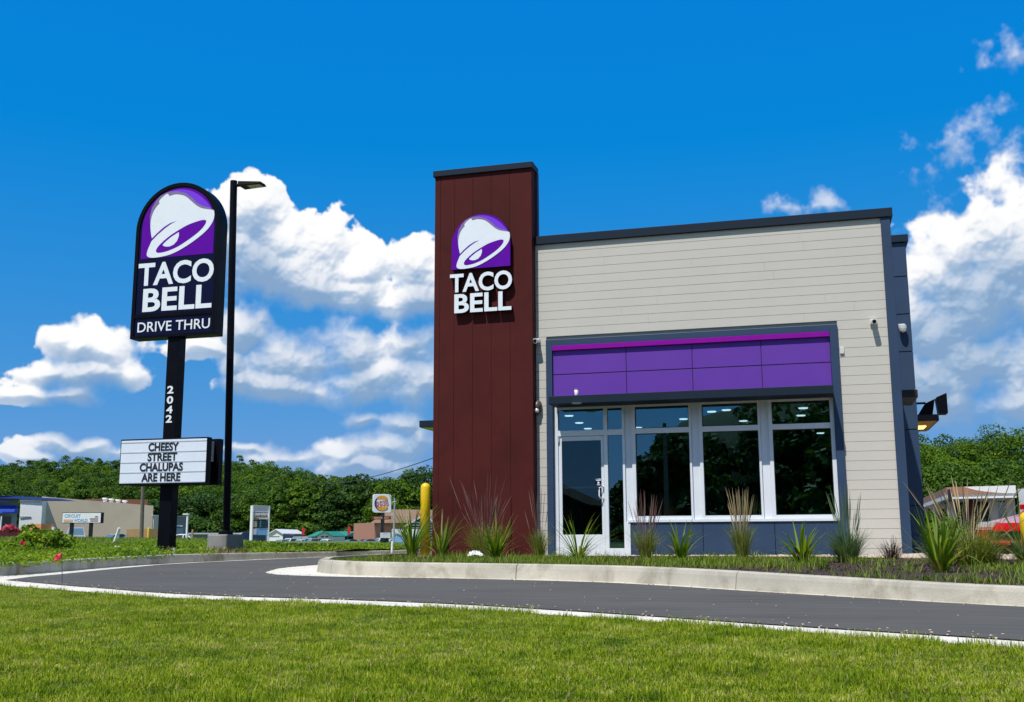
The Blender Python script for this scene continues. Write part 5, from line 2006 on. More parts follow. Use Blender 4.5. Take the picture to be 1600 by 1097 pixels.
# ------------------------------------------------------------------ cars
def car(color, L=4.5, W_=1.76, H=1.45, style='sedan'):
    """built about the origin, its nose towards -x"""
    t = thing('parked_car', 'car', 'car')
    h = L / 2
    if style == 'sedan':
        low = [(-h, .28), (-h, .55), (-h + .12, .66), (-h + .95, .80), (-h + 1.35, .88), (h - 1.0, .93), (h - .08, .90), (h, .80), (h, .34), (h - .1, .24), (-h + .1, .22)]
        cab = [(-h + 1.25, .86), (-h + 2.05, H - .06), (-h + 2.4, H), (h - 1.55, H - .01), (h - .65, .92)]
    elif style == 'pickup':
        low = [(-h, .42), (-h, .80), (-h + .1, .95), (-h + 1.2, 1.05), (h - .05, 1.05), (h, .98), (h, .50), (h - .1, .40), (-h + .1, .38)]
        cab = [(-h + 1.1, 1.03), (-h + 1.8, H - .05), (-h + 2.1, H), (h - .25, H - .02), (h - .03, 1.03)]
    else:
        low = [(-h, .36), (-h, .75), (-h + .1, .85), (-h + 1.0, .98), (h - .05, 1.0), (h, .9), (h, .42), (h - .1, .32), (-h + .1, .30)]
        cab = [(-h + .95, .96), (-h + 1.65, H - .05), (-h + 2.0, H), (h - .55, H - .03), (h - .06, .98)]
    b = MB()
    # body sides bow outwards: three slices
    n = len(low)
    secs = []
    for yy, s in ((-W_ / 2, .985), (-W_ / 2 + .10, 1.0), (W_ / 2 - .10, 1.0), (W_ / 2, .985)):
        secs.append([(x_ * s, yy, z_ if abs(yy) < W_ / 2 - .01 else .30 + (z_ - .30) * .94) for x_, z_ in low])
    vs = [p for q in secs for p in q]
    fs = [tuple(range(n)), tuple(3 * n + i for i in range(n))[::-1]]
    for k in range(3):
        for i in range(n):
            j = (i + 1) % n
            fs.append((k * n + i, (k + 1) * n + i, (k + 1) * n + j, k * n + j))
    b.add(vs, [f[::-1] for f in fs])
    # roof and pillars
    cb = [(x_, z_) for x_, z_ in cab]
    m_ = len(cb)
    tw = lambda z_: W_ / 2 - .06 - .20 * max(0, (z_ - cb[0][1])) / (H - cb[0][1])
    vs = [(x_, -tw(z_), z_) for x_, z_ in cb] + [(x_, tw(z_), z_) for x_, z_ in cb]
    fs = [tuple(range(m_)), tuple(m_ + i for i in range(m_))[::-1]] + [(i, i + m_, (i + 1) % m_ + m_, (i + 1) % m_) for i in range(m_)]
    b.add(vs, fs)
    b.build('body', color, t, bevel=.03)
    # glass
    def pane(nm, pts, m='autoglass'):
        g = MB()
        g.add(pts, [tuple(range(len(pts)))])
        o = g.build(nm, M[m], t)
        s = o.modifiers.new('thick', 'SOLIDIFY')
        s.thickness = .012
        s.offset = 0
    zlo, zhi = cb[0][1] + .06, H - .10
    def edge(z_, front):
        if front:
            return np.interp(z_, [cb[0][1], cb[1][1]], [cb[0][0], cb[1][0]])
        return np.interp(z_, [cb[4][1], cb[3][1]], [cb[4][0], cb[3][0]])
    xm = (cb[2][0] + cb[3][0]) / 2 + .05
    for sgn in (-1, 1):
        yl, yh = sgn * (tw(zlo) + .006), sgn * (tw(zhi) + .006)
        pane('side_window', [(edge(zlo, 1) + .16, yl, zlo), (xm - .05, yl, zlo), (xm - .05, yh, zhi), (edge(zhi, 1) + .14, yh, zhi)][::sgn])
        pane('side_window', [(xm + .05, yl, zlo), (edge(zlo, 0) - .18, yl, zlo), (edge(zhi, 0) - .12, yh, zhi), (xm + .05, yh, zhi)][::sgn])
    for front, nm, mm in ((1, 'windscreen', 'windscreen'), (0, 'rear_window', 'autoglass')):
        o_ = -.012 if front else .012
        pane(nm, [(edge(zlo, front) + o_, -tw(zlo) + .10, zlo), (edge(zlo, front) + o_, tw(zlo) - .10, zlo), (edge(zhi, front) + o_, tw(zhi) - .08, zhi), (edge(zhi, front) + o_, -tw(zhi) + .08, zhi)], mm)
    r = .33 if style == 'sedan' else .38
    for x_ in (-h + .88, h - .95):
        for sgn in (-1, 1):
            g = MB()
            g.tube([(x_, sgn * (W_ / 2 - .22), r), (x_, sgn * (W_ / 2 + .005), r)], r, 24)
            wl = g.build('wheel', M['tyre'], t, bevel=.015)
            g = MB()
            g.tube([(x_, sgn * (W_ / 2 + .004), r), (x_, sgn * (W_ / 2 + .012), r)], r * .64, 20)
            g.build('rim', M['rim'], wl)
    for sgn in (-1, 1):
        y0, y1 = sorted((sgn * (W_ / 2 - .05), sgn * (W_ / 2 - .48)))
        g = MB()
        g.hexa([(-h - .006, y0, low[1][1] - .02), (-h + .10, y0, low[1][1] - .02), (-h + .10, y1, low[1][1] - .02), (-h - .006, y1, low[1][1] - .02)], [(-h + .10, y0, low[2][1] + .015), (-h + .26, y0, low[2][1] + .03), (-h + .26, y1, low[2][1] + .03), (-h + .10, y1, low[2][1] + .015)])
        g.build('headlight', M['headlight'], t)
        g = MB()
        g.box(h - .09, h + .006, y0, y1, .68, .82)
        g.build('tail_light', M['tail'], t)
    g = MB()
    g.box(-h - .012, -h + .06, -.5, .5, low[1][1] - .22, low[1][1] - .06)
    g.build('grille', M['dark'], t)
    for sgn in (-1, 1):
        y0, y1 = sorted((sgn * (W_ / 2 - .06), sgn * (W_ / 2 + .14)))
        g = MB()
        g.box(-h + 1.55, -h + 1.68, y0, y1, .95, 1.07)
        g.build('mirror', color, t, bevel=.02)
    return t


def paint(name, c):
    return surface(name, c, .25, var=.02, coat=.8, spec=.6)


PC = {'red': paint('red_paint', (.52, .006, .008)), 'white': paint('white_car_paint', (.72, .73, .74)), 'silver': paint('silver_paint', (.36, .38, .40)), 'dark': paint('dark_paint', (.018, .022, .03)), 'blue': paint('blue_paint', (.03, .07, .16)), 'maroon': paint('maroon_paint', (.22, .01, .02))}
protos = {}


def put_car(colr, style, px, depth, heading, label, zb=-.55, py=842):
    key = (colr, style)
    c = dep(px, py, depth)
    if key not in protos:
        o = car(PC[colr], style=style, L=5.3 if style == 'pickup' else 4.5, H=1.78 if style == 'pickup' else (1.66 if style == 'suv' else 1.45))
        protos[key] = o
    else:
        o = copy_tree(protos[key])
    o.location = (c.x, c.y, zb)
    o.rotation_euler = (0, 0, R(heading))
    o['label'] = label
    o['group'] = 'parked cars'
    return o


c = atY(1529, 850, 24.6)
rc = put_car('red', 'sedan', 1700, 10, 40, 'red car behind the pale rocks and the second yellow bollard')
rc.location = (c.x + 2.25 * math.cos(R(40)) + .45, 23.6 + 2.25 * math.sin(R(40)), .02)
put_car('silver', 'pickup', 118, 96, 128, 'silver pickup with a camper shell behind the white store sign', zb=-.3)
put_car('white', 'sedan', 281, 112, 20, 'white car beside the grey building with the light mast')
put_car('dark', 'suv', 386, 118, 40, 'dark car behind the tall white panel sign')
put_car('blue', 'suv', 215, 104, 80, 'blue car parked against the long taupe wall')
put_car('dark', 'sedan', 177, 104, 70, 'dark car close to the leaning white stake')
for px, d, colr, st, hd, lab in [(438, 169, 'silver', 'sedan', 70, 'silver car in front of the white shed gable'), (454, 171, 'white', 'suv', 75, 'white car below the grey side of the white shed'), (468, 171, 'white', 'sedan', 80, 'white car beneath the first red feather banner'), (487, 169, 'silver', 'suv', 70, 'grey car at the left corner of the green roofed house'), (508, 169, 'white', 'sedan', 85, 'white car in front of the porch of the green roofed house'), (546, 165, 'dark', 'sedan', 60, 'dark car under the second red feather banner'),
                                 (564, 169, 'maroon', 'sedan', 52, 'dark red car nearest the grassy slope'), (574, 165, 'dark', 'sedan', 50, 'black car beside the dark red car'), (586, 170, 'silver', 'sedan', 50, 'silver car below the red strip of the round logo sign'), (597, 167, 'white', 'suv', 50, 'white car under the small white notice board'), (609, 165, 'white', 'sedan', 50, 'white car at the thin utility pole')]:
    put_car(colr, st, px, d, hd, lab, py=848, zb=-1.22)


# ------------------------------------------------------------------ shops on the left
def G2(px, d):
    c = dep(px, 840, d)
    return (c.x, c.y)


def Zd(px, py, d):
    return dep(px, py, d).z


A, B_ = G2(62, 124), G2(237, 130)
zt_ = 5.2
st = thing('taupe_store', 'long taupe store with a white front block and rusty roof edge', 'shop building', (A[0], A[1], .1))
b = MB()
b.wall(A, B_, 26, -1.3, zt_)
b.v = [(v[0], v[1], 4.27 if v[2] > 0 and k_ % 4 in (1, 2) else v[2]) for k_, v in enumerate(b.v)]
b.build('wall', M['taupe'], st)
b = MB()
b.wall(A, B_, .5, zt_ + .001, zt_ + .16)
b.v = [(v[0], v[1], v[2] - .93 if k_ % 4 in (1, 2) else v[2]) for k_, v in enumerate(b.v)]
b.build('coping', M['taupe'], st)
b = MB()
A2, B2 = np.array(A), np.array(B_)
dn_ = (B2 - A2) / np.linalg.norm(B2 - A2)
nn_ = np.array([-dn_[1], dn_[0]])
b.wall(A2 + dn_ * np.linalg.norm(B2 - A2) * .42 + nn_ * 4, B2 + nn_ * 4, .4, 3.9, zt_ + .1)
b.build('roof_parapet', M['rust'], st)
W0, W1 = G2(28, 121.5), G2(62.5, 122)
b = MB()
b.wall(W0, W1, 10, -1.3, Zd(45, 781, 124))
fb = b.build('front_block', M['white'], st)
b = MB()
b.wall(np.array(W0) + np.array([0, -.15]), np.array(W1) + np.array([.15, -.15]), .14, Zd(45, 784.5, 124), Zd(45, 781.2, 124))
b.wall(np.array(W0) + np.array([.1, -.12]), np.array(W0) * .45 + np.array(W1) * .55 + np.array([0, -.12]), .1, Zd(45, 808.6, 124), Zd(45, 807.6, 124))
b.build('cornice', M['greywall'], fb)
for i, (pa, pb, pt) in enumerate(((133, 178, 779.5), (184, 209, 781.5))):
    q0, q1 = np.array(G2(pa, 137 + i * 2)), np.array(G2(pb, 138 + i * 2))
    b = MB()
    b.wall(q0, q1, 3, 4.4, Zd((pa + pb) / 2, pt, 138 + i * 2))
    b.build('rooftop_unit', M['galv'], st)
for px in (171, 182, 194, 206):
    q0 = np.array(A) + dn_ * (np.linalg.norm(B2 - A2) * (px - 62) / 190) + nn_ * 2
    b = MB()
    b.lathe((q0[0], q0[1], 4.35 + (206 - px) * .008), [(.22, 0), (.22, .55), (.34, .6), (.3, .75)], 10)
    b.build('roof_vent', M['white'], st)
B3 = G2(263, 133)
st2 = thing('low_annex', 'lower taupe annex at the end of the long store', 'shop building', (B_[0], B_[1], .1))
b = MB()
b.wall(np.array(B_) + np.array([.1, .1]), B3, 12, -1.3, Zd(245, 806, 131))
b.build('wall', M['cream'], st2)
b = MB()
b.wall(np.array(B_) + np.array([.05, -.1]), np.array(B3) + np.array([.1, -.1]), .3, Zd(245, 806, 131) + .001, Zd(245, 804.8, 131))
b.build('coping', M['white'], st2)
bl = thing('blue_roofed_shop', 'white shop with blue roof and blue awning at the photo edge', 'shop building', (*G2(10, 110), .1))
b = MB()
b.wall(G2(-40, 110), G2(24, 112), 9, -1.3, Zd(10, 780, 111))
w_ = b.build('wall', M['bluegrey'], bl)
b = MB()
b.wall(np.array(G2(-40, 109.8)), np.array(G2(24.5, 111.8)), .3, Zd(10, 789.5, 111), Zd(10, 779, 111))
b.build('sign_band', M['greywall'], bl)
b = MB()
text_fit(b, 'OPTICAL'[:0] or 'II II', 0, 1, 0, 1, 0) if False else None
p0, p1 = np.array(G2(-40, 108.8)), np.array(G2(27, 110.8))
b.hexa([(p0[0], p0[1], Zd(10, 779, 111)), (p1[0], p1[1], Zd(10, 779, 111)), (p1[0], p1[1] + 9, Zd(10, 779, 111)), (p0[0], p0[1] + 9, Zd(10, 779, 111))], [(p0[0] + .5, p0[1] + 1.2, Zd(10, 773.5, 111)), (p1[0] - 1.2, p1[1] + 1.2, Zd(10, 775, 111)), (p1[0] - 1.2, p1[1] + 8, Zd(10, 775, 111)), (p0[0] + .5, p0[1] + 8, Zd(10, 773.5, 111))])
b.build('roof', M['blueroof'], bl)
b = MB()
p0, p1 = np.array(G2(-40, 108.6)), np.array(G2(15.5, 110.4))
zA, zB = Zd(8, 789, 110), Zd(8, 801.5, 110)
b.hexa([(p0[0], p0[1] - .0, zB), (p1[0] + .2, p1[1] - .0, zB), (p1[0], p1[1] + 1.0, zB), (p0[0], p0[1] + 1.0, zB)], [(p0[0], p0[1] + .9, zA), (p1[0] - .2, p1[1] + .9, zA), (p1[0] - .2, p1[1] + 1.0, zA), (p0[0], p0[1] + 1.0, zA)])
b.build('awning', M['blueawn'], bl)
b = MB()
p0, p1 = np.array(G2(2, 109.9)), np.array(G2(15.5, 111.2))
b.wall(p0, p1, .1, .2, Zd(8, 806.5, 110))
wd = b.build('window', M['dark'], bl)
b = MB()
b.wall(np.array(G2(-.2, 109.7)), np.array(G2(1.2, 109.8)), .1, .2, Zd(8, 806.5, 110))
b.build('frame', M['white'], wd)
b = MB()
b.wall(np.array(G2(-8, 109.35)), np.array(G2(10.5, 109.9)), .1, Zd(8, 784.8, 110), Zd(8, 782.4, 110))
b.build('sign_strip', M['bkblue'], bl)

mw = thing('planter_wall', 'dark red low wall in front of the white store block', 'low wall', (*G2(35, 92), .1))
b = MB()
b.wall(G2(-30, 92), G2(64.5, 94), .5, -1.3, Zd(45, 827.8, 93))
b.build('wall', M['maroon'], mw, bevel=.03)
b = MB()
p0, p1 = np.array(G2(39, 92)), np.array(G2(48, 92.4))
for k in range(4):
    a_ = p0 * (1 - k / 4) + p1 * (k / 4)
    c_ = p0 * (1 - (k + .7) / 4) + p1 * ((k + .7) / 4)
    b.wall(a_ + np.array([0, -.06]), c_ + np.array([0, -.06]), .05, Zd(45, 835.6, 92), Zd(45, 832.6, 92))
b.build('plaque', M['tan'], mw)
q = G2(15, 88)
bushy('flowering_shrub', (q[0], q[1], .95), .62, .30, 'blossom', 'shrub with crimson and pink blossom before the blue roofed shop', 'shrub', 900, .16, 9)
fe = thing('timber_enclosure', 'orange timber bin enclosure between white store block and store sign', 'bin enclosure', (*G2(73, 104), .1))
b = MB()
p0, p1 = np.array(G2(63, 103)), np.array(G2(83, 104))
for k in range(9):
    z0, z1 = .12 + k * .2, .12 + (k + 1) * .2 - .015
    b.wall(p0, p1, 2.2, z0, z1)
b.build('boards', M['cedar'], fe)
b = MB()
b.wall(np.array(G2(83.2, 103.6)), np.array(G2(86, 104.6)), .2, .1, 1.6)
b.build('gate_post', M['white'], fe)
fe2 = thing('board_enclosure', 'tan board bin enclosure just left of the black sign pole', 'bin enclosure', (*G2(236, 100), .1))
b = MB()
b.wall(G2(223, 98), G2(231, 97), 2, -1.3, Zd(228, 826.5, 98))
b.wall(G2(231, 97), G2(250, 100), 2, -1.3, Zd(240, 826.8, 98))
b.build('boards', M['tan'], fe2)
b = MB()
q = G2(231.5, 95)
b.lathe((q[0], q[1], 0), [(.10, .05), (.10, 1.35), (.05, 1.4)], 12)
b.build('guard_post', M['yellow'], fe2)
gb = thing('grey_building', 'small grey building behind the pole sign with a pale lettered band', 'building', (*G2(281, 135), .1))
b = MB()
b.wall(G2(262, 133), G2(290, 137), 8, -1.3, Zd(280, 807.5, 135))
b.build('wall', M['greywall'], gb)
b = MB()
b.wall(G2(261.8, 132.8), G2(290.3, 136.8), .3, Zd(280, 807.5, 135), Zd(280, 806, 135))
b.build('coping', M['bluegrey'], gb)
b = MB()
for k in range(6):
    p0, p1 = np.array(G2(271.5 + k * 2.4, 133.8 + k * .3)), np.array(G2(273.2 + k * 2.4, 134 + k * .3))
    b.wall(p0, p1, .1, Zd(280, 822.6, 134), Zd(280, 820.6, 134))
b.build('letter', M['boardwhite'], gb)
b = MB()
b.wall(np.array(G2(272, 133.9)), np.array(G2(286, 135.9)), .12, .1, Zd(280, 825, 134))
b.build('shutter', M['bluegrey'], gb)
ms = thing('light_mast', 'white light mast at the corner of the small grey building', 'light mast', (*G2(291.5, 110), .1))
q = G2(291.5, 110)
b = MB()
b.tube([(q[0], q[1], .05), (q[0], q[1], Zd(291, 803.5, 110))], .11, 10)
b.build('pole', M['white'], ms)
b = MB()
b.box(q[0] - .45, q[0] + .2, q[1] - .2, q[1] + .2, Zd(291, 804, 110), Zd(291, 802.3, 110))
b.build('lamp_head', M['white'], ms)
sh = thing('storage_shed', 'long low grey green storage shed with a white roof edge', 'shed', (*G2(350, 205), .1))
b = MB()
b.wall(G2(292, 200), G2(424, 212), 9, -1.3, Zd(350, 835, 206))
b.build('wall', M['greywall'], sh)
b = MB()
b.wall(np.array(G2(291, 199.5)), np.array(G2(425, 211.5)), 9.6, Zd(350, 834.9, 206), Zd(350, 832.6, 206))
b.build('roof', M['white'], sh)
b = MB()
q = G2(300.5, 100)
b.lathe((q[0], q[1], 0), [(.10, .05), (.10, 1.2), (.04, 1.26)], 10)
tag(b.build('guard_post', M['tan']), 'slim tan guard post in front of the long low shed', 'post')


def gable_house(name, label, pa, pc_, pb, d0, d1, pey, pry, wallm, sidem, roofm, side_windows=0):
    """gable front from pa to pb seen nearly square, long side to pc_"""
    t = thing(name, label, 'building', (*G2((pa + pb) / 2, d0), .1))
    A, B2_, C = np.array(G2(pa, d0)), np.array(G2(pb, d0)), np.array(G2(pc_, d1))
    ze, zr = Zd(pa, pey, d0), Zd(pa, pry, d0)
    D = A + (C - B2_)
    mid0, mid1 = (A + B2_) / 2, (D + C) / 2
    b = MB()
    b.add([(*A, -1.25), (*B2_, -1.25), (*B2_, ze), (*mid0, zr), (*A, ze)], [(0, 1, 2, 3, 4)])
    b.add([(*C, -1.25), (*D, -1.25), (*D, ze), (*mid1, zr), (*C, ze)], [(0, 1, 2, 3, 4)])
    b.add([(*D, -1.25), (*A, -1.25), (*A, ze), (*D, ze)], [(0, 1, 2, 3)])
    b.add([(*B2_, -1.25), (*C, -1.25), (*C, ze), (*B2_, ze)], [(0, 1, 2, 3)], 1)
    b.build('wall', [M[wallm], M[sidem]], t)
    b = MB()
    for P0, P1 in ((A, D), (B2_, C)):
        o0 = (P0 - mid0) * 1.08 + mid0
        o1 = (P1 - mid1) * 1.08 + mid1
        f = (mid0 - mid1) / np.linalg.norm(mid0 - mid1) * .3
        q = [(*(o0 + f), ze - .10), (*(o1 - f), ze - .10), (*(mid1 - f), zr + .02), (*(mid0 + f), zr + .02)]
        b.hexa(q, [(x_, y_, z_ + .14) for x_, y_, z_ in q])
    b.build('roof', M[roofm], t)
    return t, A, B2_, C, ze, zr


t, A, B2_, C, ze, zr = gable_house('white_shed', 'white metal shed with a gable front and grey side', 420, 474, 442, 188, 206, 834, 828, 'white', 'greywall', 'white')
b = MB()
u_ = (B2_ - A)
b.wall(A + u_ * .12 + np.array([.03, -.06]), A + u_ * .75 + np.array([.03, -.06]), .05, ze - .5, ze - .42)
b.build('door_header', M['greywall'], t)
hs_ = thing('green_roofed_house', 'low white house with green metal roof and a central porch gable', 'house', (*G2(510, 188.5), .1))
b = MB()
b.wall(G2(481, 189.9), G2(539, 194.3), 8, -1.25, Zd(510, 838, 191.4))
b.build('wall', M['bluegrey'], hs_)
b = MB()
p0, p1 = np.array(G2(479, 188.5)), np.array(G2(540, 192.8))
zE, zR = Zd(510, 838.2, 189.9), Zd(510, 830.2, 192.8)
b.hexa([(*p0, zE), (*p1, zE), (p1[0], p1[1] + 9, zE), (p0[0], p0[1] + 9, zE)], [(p0[0] + .1, p0[1] + 4.4, zR), (p1[0] - .1, p1[1] + 4.4, zR), (p1[0] - .1, p1[1] + 4.6, zR), (p0[0] + .1, p0[1] + 4.6, zR)])
b.build('roof', M['greenroof'], hs_)
P0, P1 = np.array(G2(496, 184.2)), np.array(G2(520, 185.6))
mid = (P0 + P1) / 2
b = MB()
zE2, zR2 = Zd(508, 837.3, 184.2), Zd(508, 831.5, 184.2)
b.add([(*P0, -1.25), (*P1, -1.25), (*P1, zE2), (*mid, zR2), (*P0, zE2), (P0[0], P0[1] + 5, -1.25), (P1[0], P1[1] + 5, -1.25), (P1[0], P1[1] + 5, zE2), (mid[0], mid[1] + 5, zR2), (P0[0], P0[1] + 5, zE2)], [(0, 1, 2, 3, 4), (9, 8, 7, 6, 5), (1, 6, 7, 2), (5, 0, 4, 9)])
pg = b.build('porch', M['white'], hs_)
b = MB()
for Q0 in (P0, P1):
    o0 = (Q0 - mid) * 1.15 + mid
    q = [(o0[0], o0[1] - .4, zE2 - .15), (o0[0], o0[1] + 5.2, zE2 - .15), (mid[0], mid[1] + 5.2, zR2 + .02), (mid[0], mid[1] - .4, zR2 + .02)]
    b.hexa(q, [(x_, y_, z_ + .13) for x_, y_, z_ in q])
b.build('porch_roof', M['greenroof'], pg)
for pa_, pb_ in ((502, 506.5), (509, 513)):
    b = MB()
    b.wall(np.array(G2(pa_, 126.7)), np.array(G2(pb_, 126.9)), .1, .5, Zd(508, 838.5, 184.2))
    b.build('window', M['dark'], pg)
for pa_, pb_ in ((489, 494), (522, 528)):
    b = MB()
    b.wall(np.array(G2(pa_, 130.8)), np.array(G2(pb_, 131.1)), .1, .6, Zd(508, 839.5, 189.9))
    b.build('window', M['dark'], hs_)
for px, pt, pb_, lab in ((471.5, 824, 836, 'red feather banner above the white shed roof end'), (543, 822, 835.5, 'red feather banner at the right end of the green roofed house')):
    q = G2(px, 168)
    t = thing('feather_banner', lab, 'banner', (*q, -1.2), 'red feather banners')
    b = MB()
    b.tube([(q[0], q[1], -1.25), (q[0], q[1], Zd(px, pt, 162.4))], .03, 8)
    b.build('pole', M['wire'], t)
    b = MB()
    z0, z1 = Zd(px, pb_, 162.4), Zd(px, pt - .6, 162.4)
    b.prism([(q[0] + .02, z0), (q[0] + .4, z0 + .05), (q[0] + .55, (z0 + z1) / 2), (q[0] + .4, z1 - .1), (q[0], z1)], q[1] - .01, q[1] + .01)
    b.build('banner_sheet', M['red'], t)

# ------------------------------------------------------------------ signs on the left
d = 58
sg = thing('store_sign', 'wide white store sign on two dark posts before the silver pickup', 'sign', (*G2(126, d), .1))
P0, P1 = np.array(G2(95, d)), np.array(G2(156.5, d))
z0, z1 = Zd(126, 817.5, d), Zd(126, 800.5, d)
b = MB()
b.wall(P0, P1, .35, z0, z1)
b.build('cabinet', M['black'], sg)
ax = (P1 - P0) / np.linalg.norm(P1 - P0)
nr = np.array([ax[1], -ax[0]])
yawS = math.atan2(ax[1], ax[0])
wS = np.linalg.norm(P1 - P0)


def on_sign(bld, P0, ax, nr, wS, u0, u1, za, zb_, off, thick=.02, mi=None):
    a_, c_ = P0 + ax * wS * u0 + nr * (off + thick), P0 + ax * wS * u1 + nr * (off + thick)
    bld.wall(a_, c_, thick, za, zb_, mi)


def sign_text(bld, body, P0, ax, nr, wS, u0, u1, za, zb_, off, bold, mi=None):
    t = MB()
    text_fit(t, body, 0, wS * (u1 - u0), za, zb_, 0, .012, bold)
    o = P0 + ax * wS * u0 + nr * off
    bld.add([(o[0] + ax[0] * v[0] + nr[0] * -v[1], o[1] + ax[1] * v[0] + nr[1] * -v[1], v[2]) for v in t.v], t.f, mi)


hS = z1 - z0
b = MB()
on_sign(b, P0, ax, nr, wS, .012, .985, z0 + .03, z1 - .03, .002)
b.build('face', M['bkwhite'], sg)
b = MB()
sign_text(b, 'CIRCUIT', P0, ax, nr, wS, .06, .47, z0 + hS * .55, z0 + hS * .84, .035, .01)
sign_text(b, 'WORLD', P0, ax, nr, wS, .30, .66, z0 + hS * .14, z0 + hS * .42, .035, .02)
b.build('lettering', M['skyblue'], sg)
b = MB()
for k, (u0, u1) in enumerate(((.84, .92), (.71, .92), (.73, .92))):
    on_sign(b, P0, ax, nr, wS, u0, u1, z0 + hS * (.56 - .19 * k), z0 + hS * (.63 - .19 * k), .030, .008)
b.build('small_print', M['brownsign'], sg)
b = MB()
on_sign(b, P0, ax, nr, wS, .05, .28, z0 + hS * .14, z0 + hS * .36, .030, .008)
b.build('logo_bar', M['peach'], sg)
for u_ in (.225, .715):
    p_ = P0 + ax * wS * u_ + np.array([0, .12])
    b = MB()
    b.box(p_[0] - .09, p_[0] + .09, p_[1] - .06, p_[1] + .06, .0, z0)
    b.build('post', M['dark'], sg)

d = 78
sg = thing('panel_sign', 'tall white plaza sign with stacked tenant panels between two white posts', 'sign', (*G2(405, d), .1))
P0, P1 = np.array(G2(393, d)), np.array(G2(420.5, d + 1))
ax = (P1 - P0) / np.linalg.norm(P1 - P0)
nr = np.array([ax[1], -ax[0]])
wS = np.linalg.norm(P1 - P0)
zp = lambda py: Zd(406, py, d)
b = MB()
for u0, u1 in ((0, .06), (.94, 1)):
    b.wall(P0 + ax * wS * u0, P0 + ax * wS * u1, .3, .0, zp(789.5))
b.wall(P0 + ax * wS * .06, P0 + ax * wS * .94, .3, zp(790.3), zp(789.5))
b.build('post', M['white'], sg)
for u0, u1, ya, yb, m in ((.06, .94, 790.4, 800, 'pinkwhite'), (.06, .94, 801.2, 811, 'bkwhite'), (.06, .30, 814, 823.5, 'peach'), (.32, .94, 813, 824.5, 'dark'), (.06, .94, 825.5, 836, 'skyblue')):
    b = MB()
    b.wall(P0 + ax * wS * u0 + nr * -.05, P0 + ax * wS * u1 + nr * -.05, .2, zp(yb), zp(ya))
    pn = b.build('tenant_panel', M[m], sg)
    if ya == 801.2:
        b = MB()
        sign_text(b, 'Landmark', P0, ax, nr, wS, .10, .90, zp(808.5), zp(803.3), .0, .02)
        b.build('lettering', M['brownsign'], pn)
        b = MB()
        on_sign(b, P0, ax, nr, wS, .08, .40, zp(810.4), zp(809.4), -.03, .01)
        b.build('underline', M['dark'], pn)
    if ya == 813:
        b = MB()
        for k in range(4):
            on_sign(b, P0, ax, nr, wS, .34, .92, zp(815.5 + k * 2.6), zp(815.1 + k * 2.6), -.03, .01)
        on_sign(b, P0, ax, nr, wS, .46, .52, zp(824), zp(813.4), -.03, .014)
        b.build('panel_text', M['teal'], pn)
    if ya == 825.5:
        b = MB()
        on_sign(b, P0, ax, nr, wS, .08, .28, zp(835), zp(826.5), -.03, .01)
        b.build('logo_patch', M['pinkwhite'], pn)

d = 96
sg = thing('round_logo_sign', 'square white burger sign with red strip below on a dark pole', 'pole sign', (*G2(596, d), .1))
P0, P1 = np.array(G2(582.3, d)), np.array(G2(610.5, d + .6))
ax = (P1 - P0) / np.linalg.norm(P1 - P0)
nr = np.array([ax[1], -ax[0]])
wS = np.linalg.norm(P1 - P0)
z0, z1 = Zd(596, 800.8, d), Zd(596, 771.4, d)
hS = z1 - z0


def on_face(bld, pts, off0, off1, mi=None):    # outline in sign units (0..1), between two distances in front of the sign
    n = len(pts)
    f = lambda p, o: (P0[0] + ax[0] * wS * p[0] + nr[0] * o, P0[1] + ax[1] * wS * p[0] + nr[1] * o, z0 + hS * p[1])
    vs = [f(p, off1) for p in pts] + [f(p, off0) for p in pts]
    bld.add(vs, [tuple(range(n)), tuple(n + i for i in range(n))[::-1]] + [(i, i + n, (i + 1) % n + n, (i + 1) % n) for i in range(n)], mi)


def rrect(x0, y0, x1, y1, r, n=6):
    o = []
    for cx_, cy_, a0 in ((x1 - r, y1 - r, 0), (x0 + r, y1 - r, 90), (x0 + r, y0 + r, 180), (x1 - r, y0 + r, 270)):
        o += [(cx_ + r * math.cos(R(a0 + 90 * k / n)), cy_ + r * math.sin(R(a0 + 90 * k / n))) for k in range(n + 1)]
    return o


b = MB()
on_face(b, rrect(0, 0, 1, 1, .12), -.35, 0)
b.build('cabinet', M['bkwhite'], sg, bevel=.02)
circ = lambda cx_, cy_, rx_, ry_, a0, a1, n=24: [(cx_ + rx_ * math.cos(R(a0 + (a1 - a0) * k / n)), cy_ + ry_ * math.sin(R(a0 + (a1 - a0) * k / n))) for k in range(n + 1)]
b = MB()
on_face(b, circ(.50, .70, .31, .22, 8, 172) , .004, .02)
on_face(b, circ(.50, .34, .31, .24, 188, 352) , .004, .02)
b.build('bun', M['bkorange'], sg)
b = MB()
on_face(b, circ(.50, .50, .44, .42, 100, 318) + circ(.52, .51, .375, .365, 318, 100), .004, .018)
b.build('ring', M['bkblue'], sg)
b = MB()
tt = MB()
text_fit(tt, 'BURGER', .15, .83, .515, .66, 0, .01, .004)
text_fit(tt, 'KING', .18, .85, .31, .49, 0, .01, .012)
f = lambda v: (P0[0] + ax[0] * wS * v[0] + nr[0] * (.026 - v[1]), P0[1] + ax[1] * wS * v[0] + nr[1] * (.026 - v[1]), z0 + hS * (v[2] + (v[0] - .5) * .18))
b.add([f(v) for v in tt.v], tt.f)
b.build('lettering', M['bkred'], sg)
b = MB()
mid = (P0 + P1) / 2
b.box(mid[0] - .13, mid[0] + .13, mid[1] + .02, mid[1] + .28, .0, z0)
b.build('pole', M['dark'], sg)
b = MB()
b.wall(P0 + ax * wS * .0, P0 + ax * wS * 1.0, .2, Zd(596, 811.5, d), Zd(596, 806.3, d))
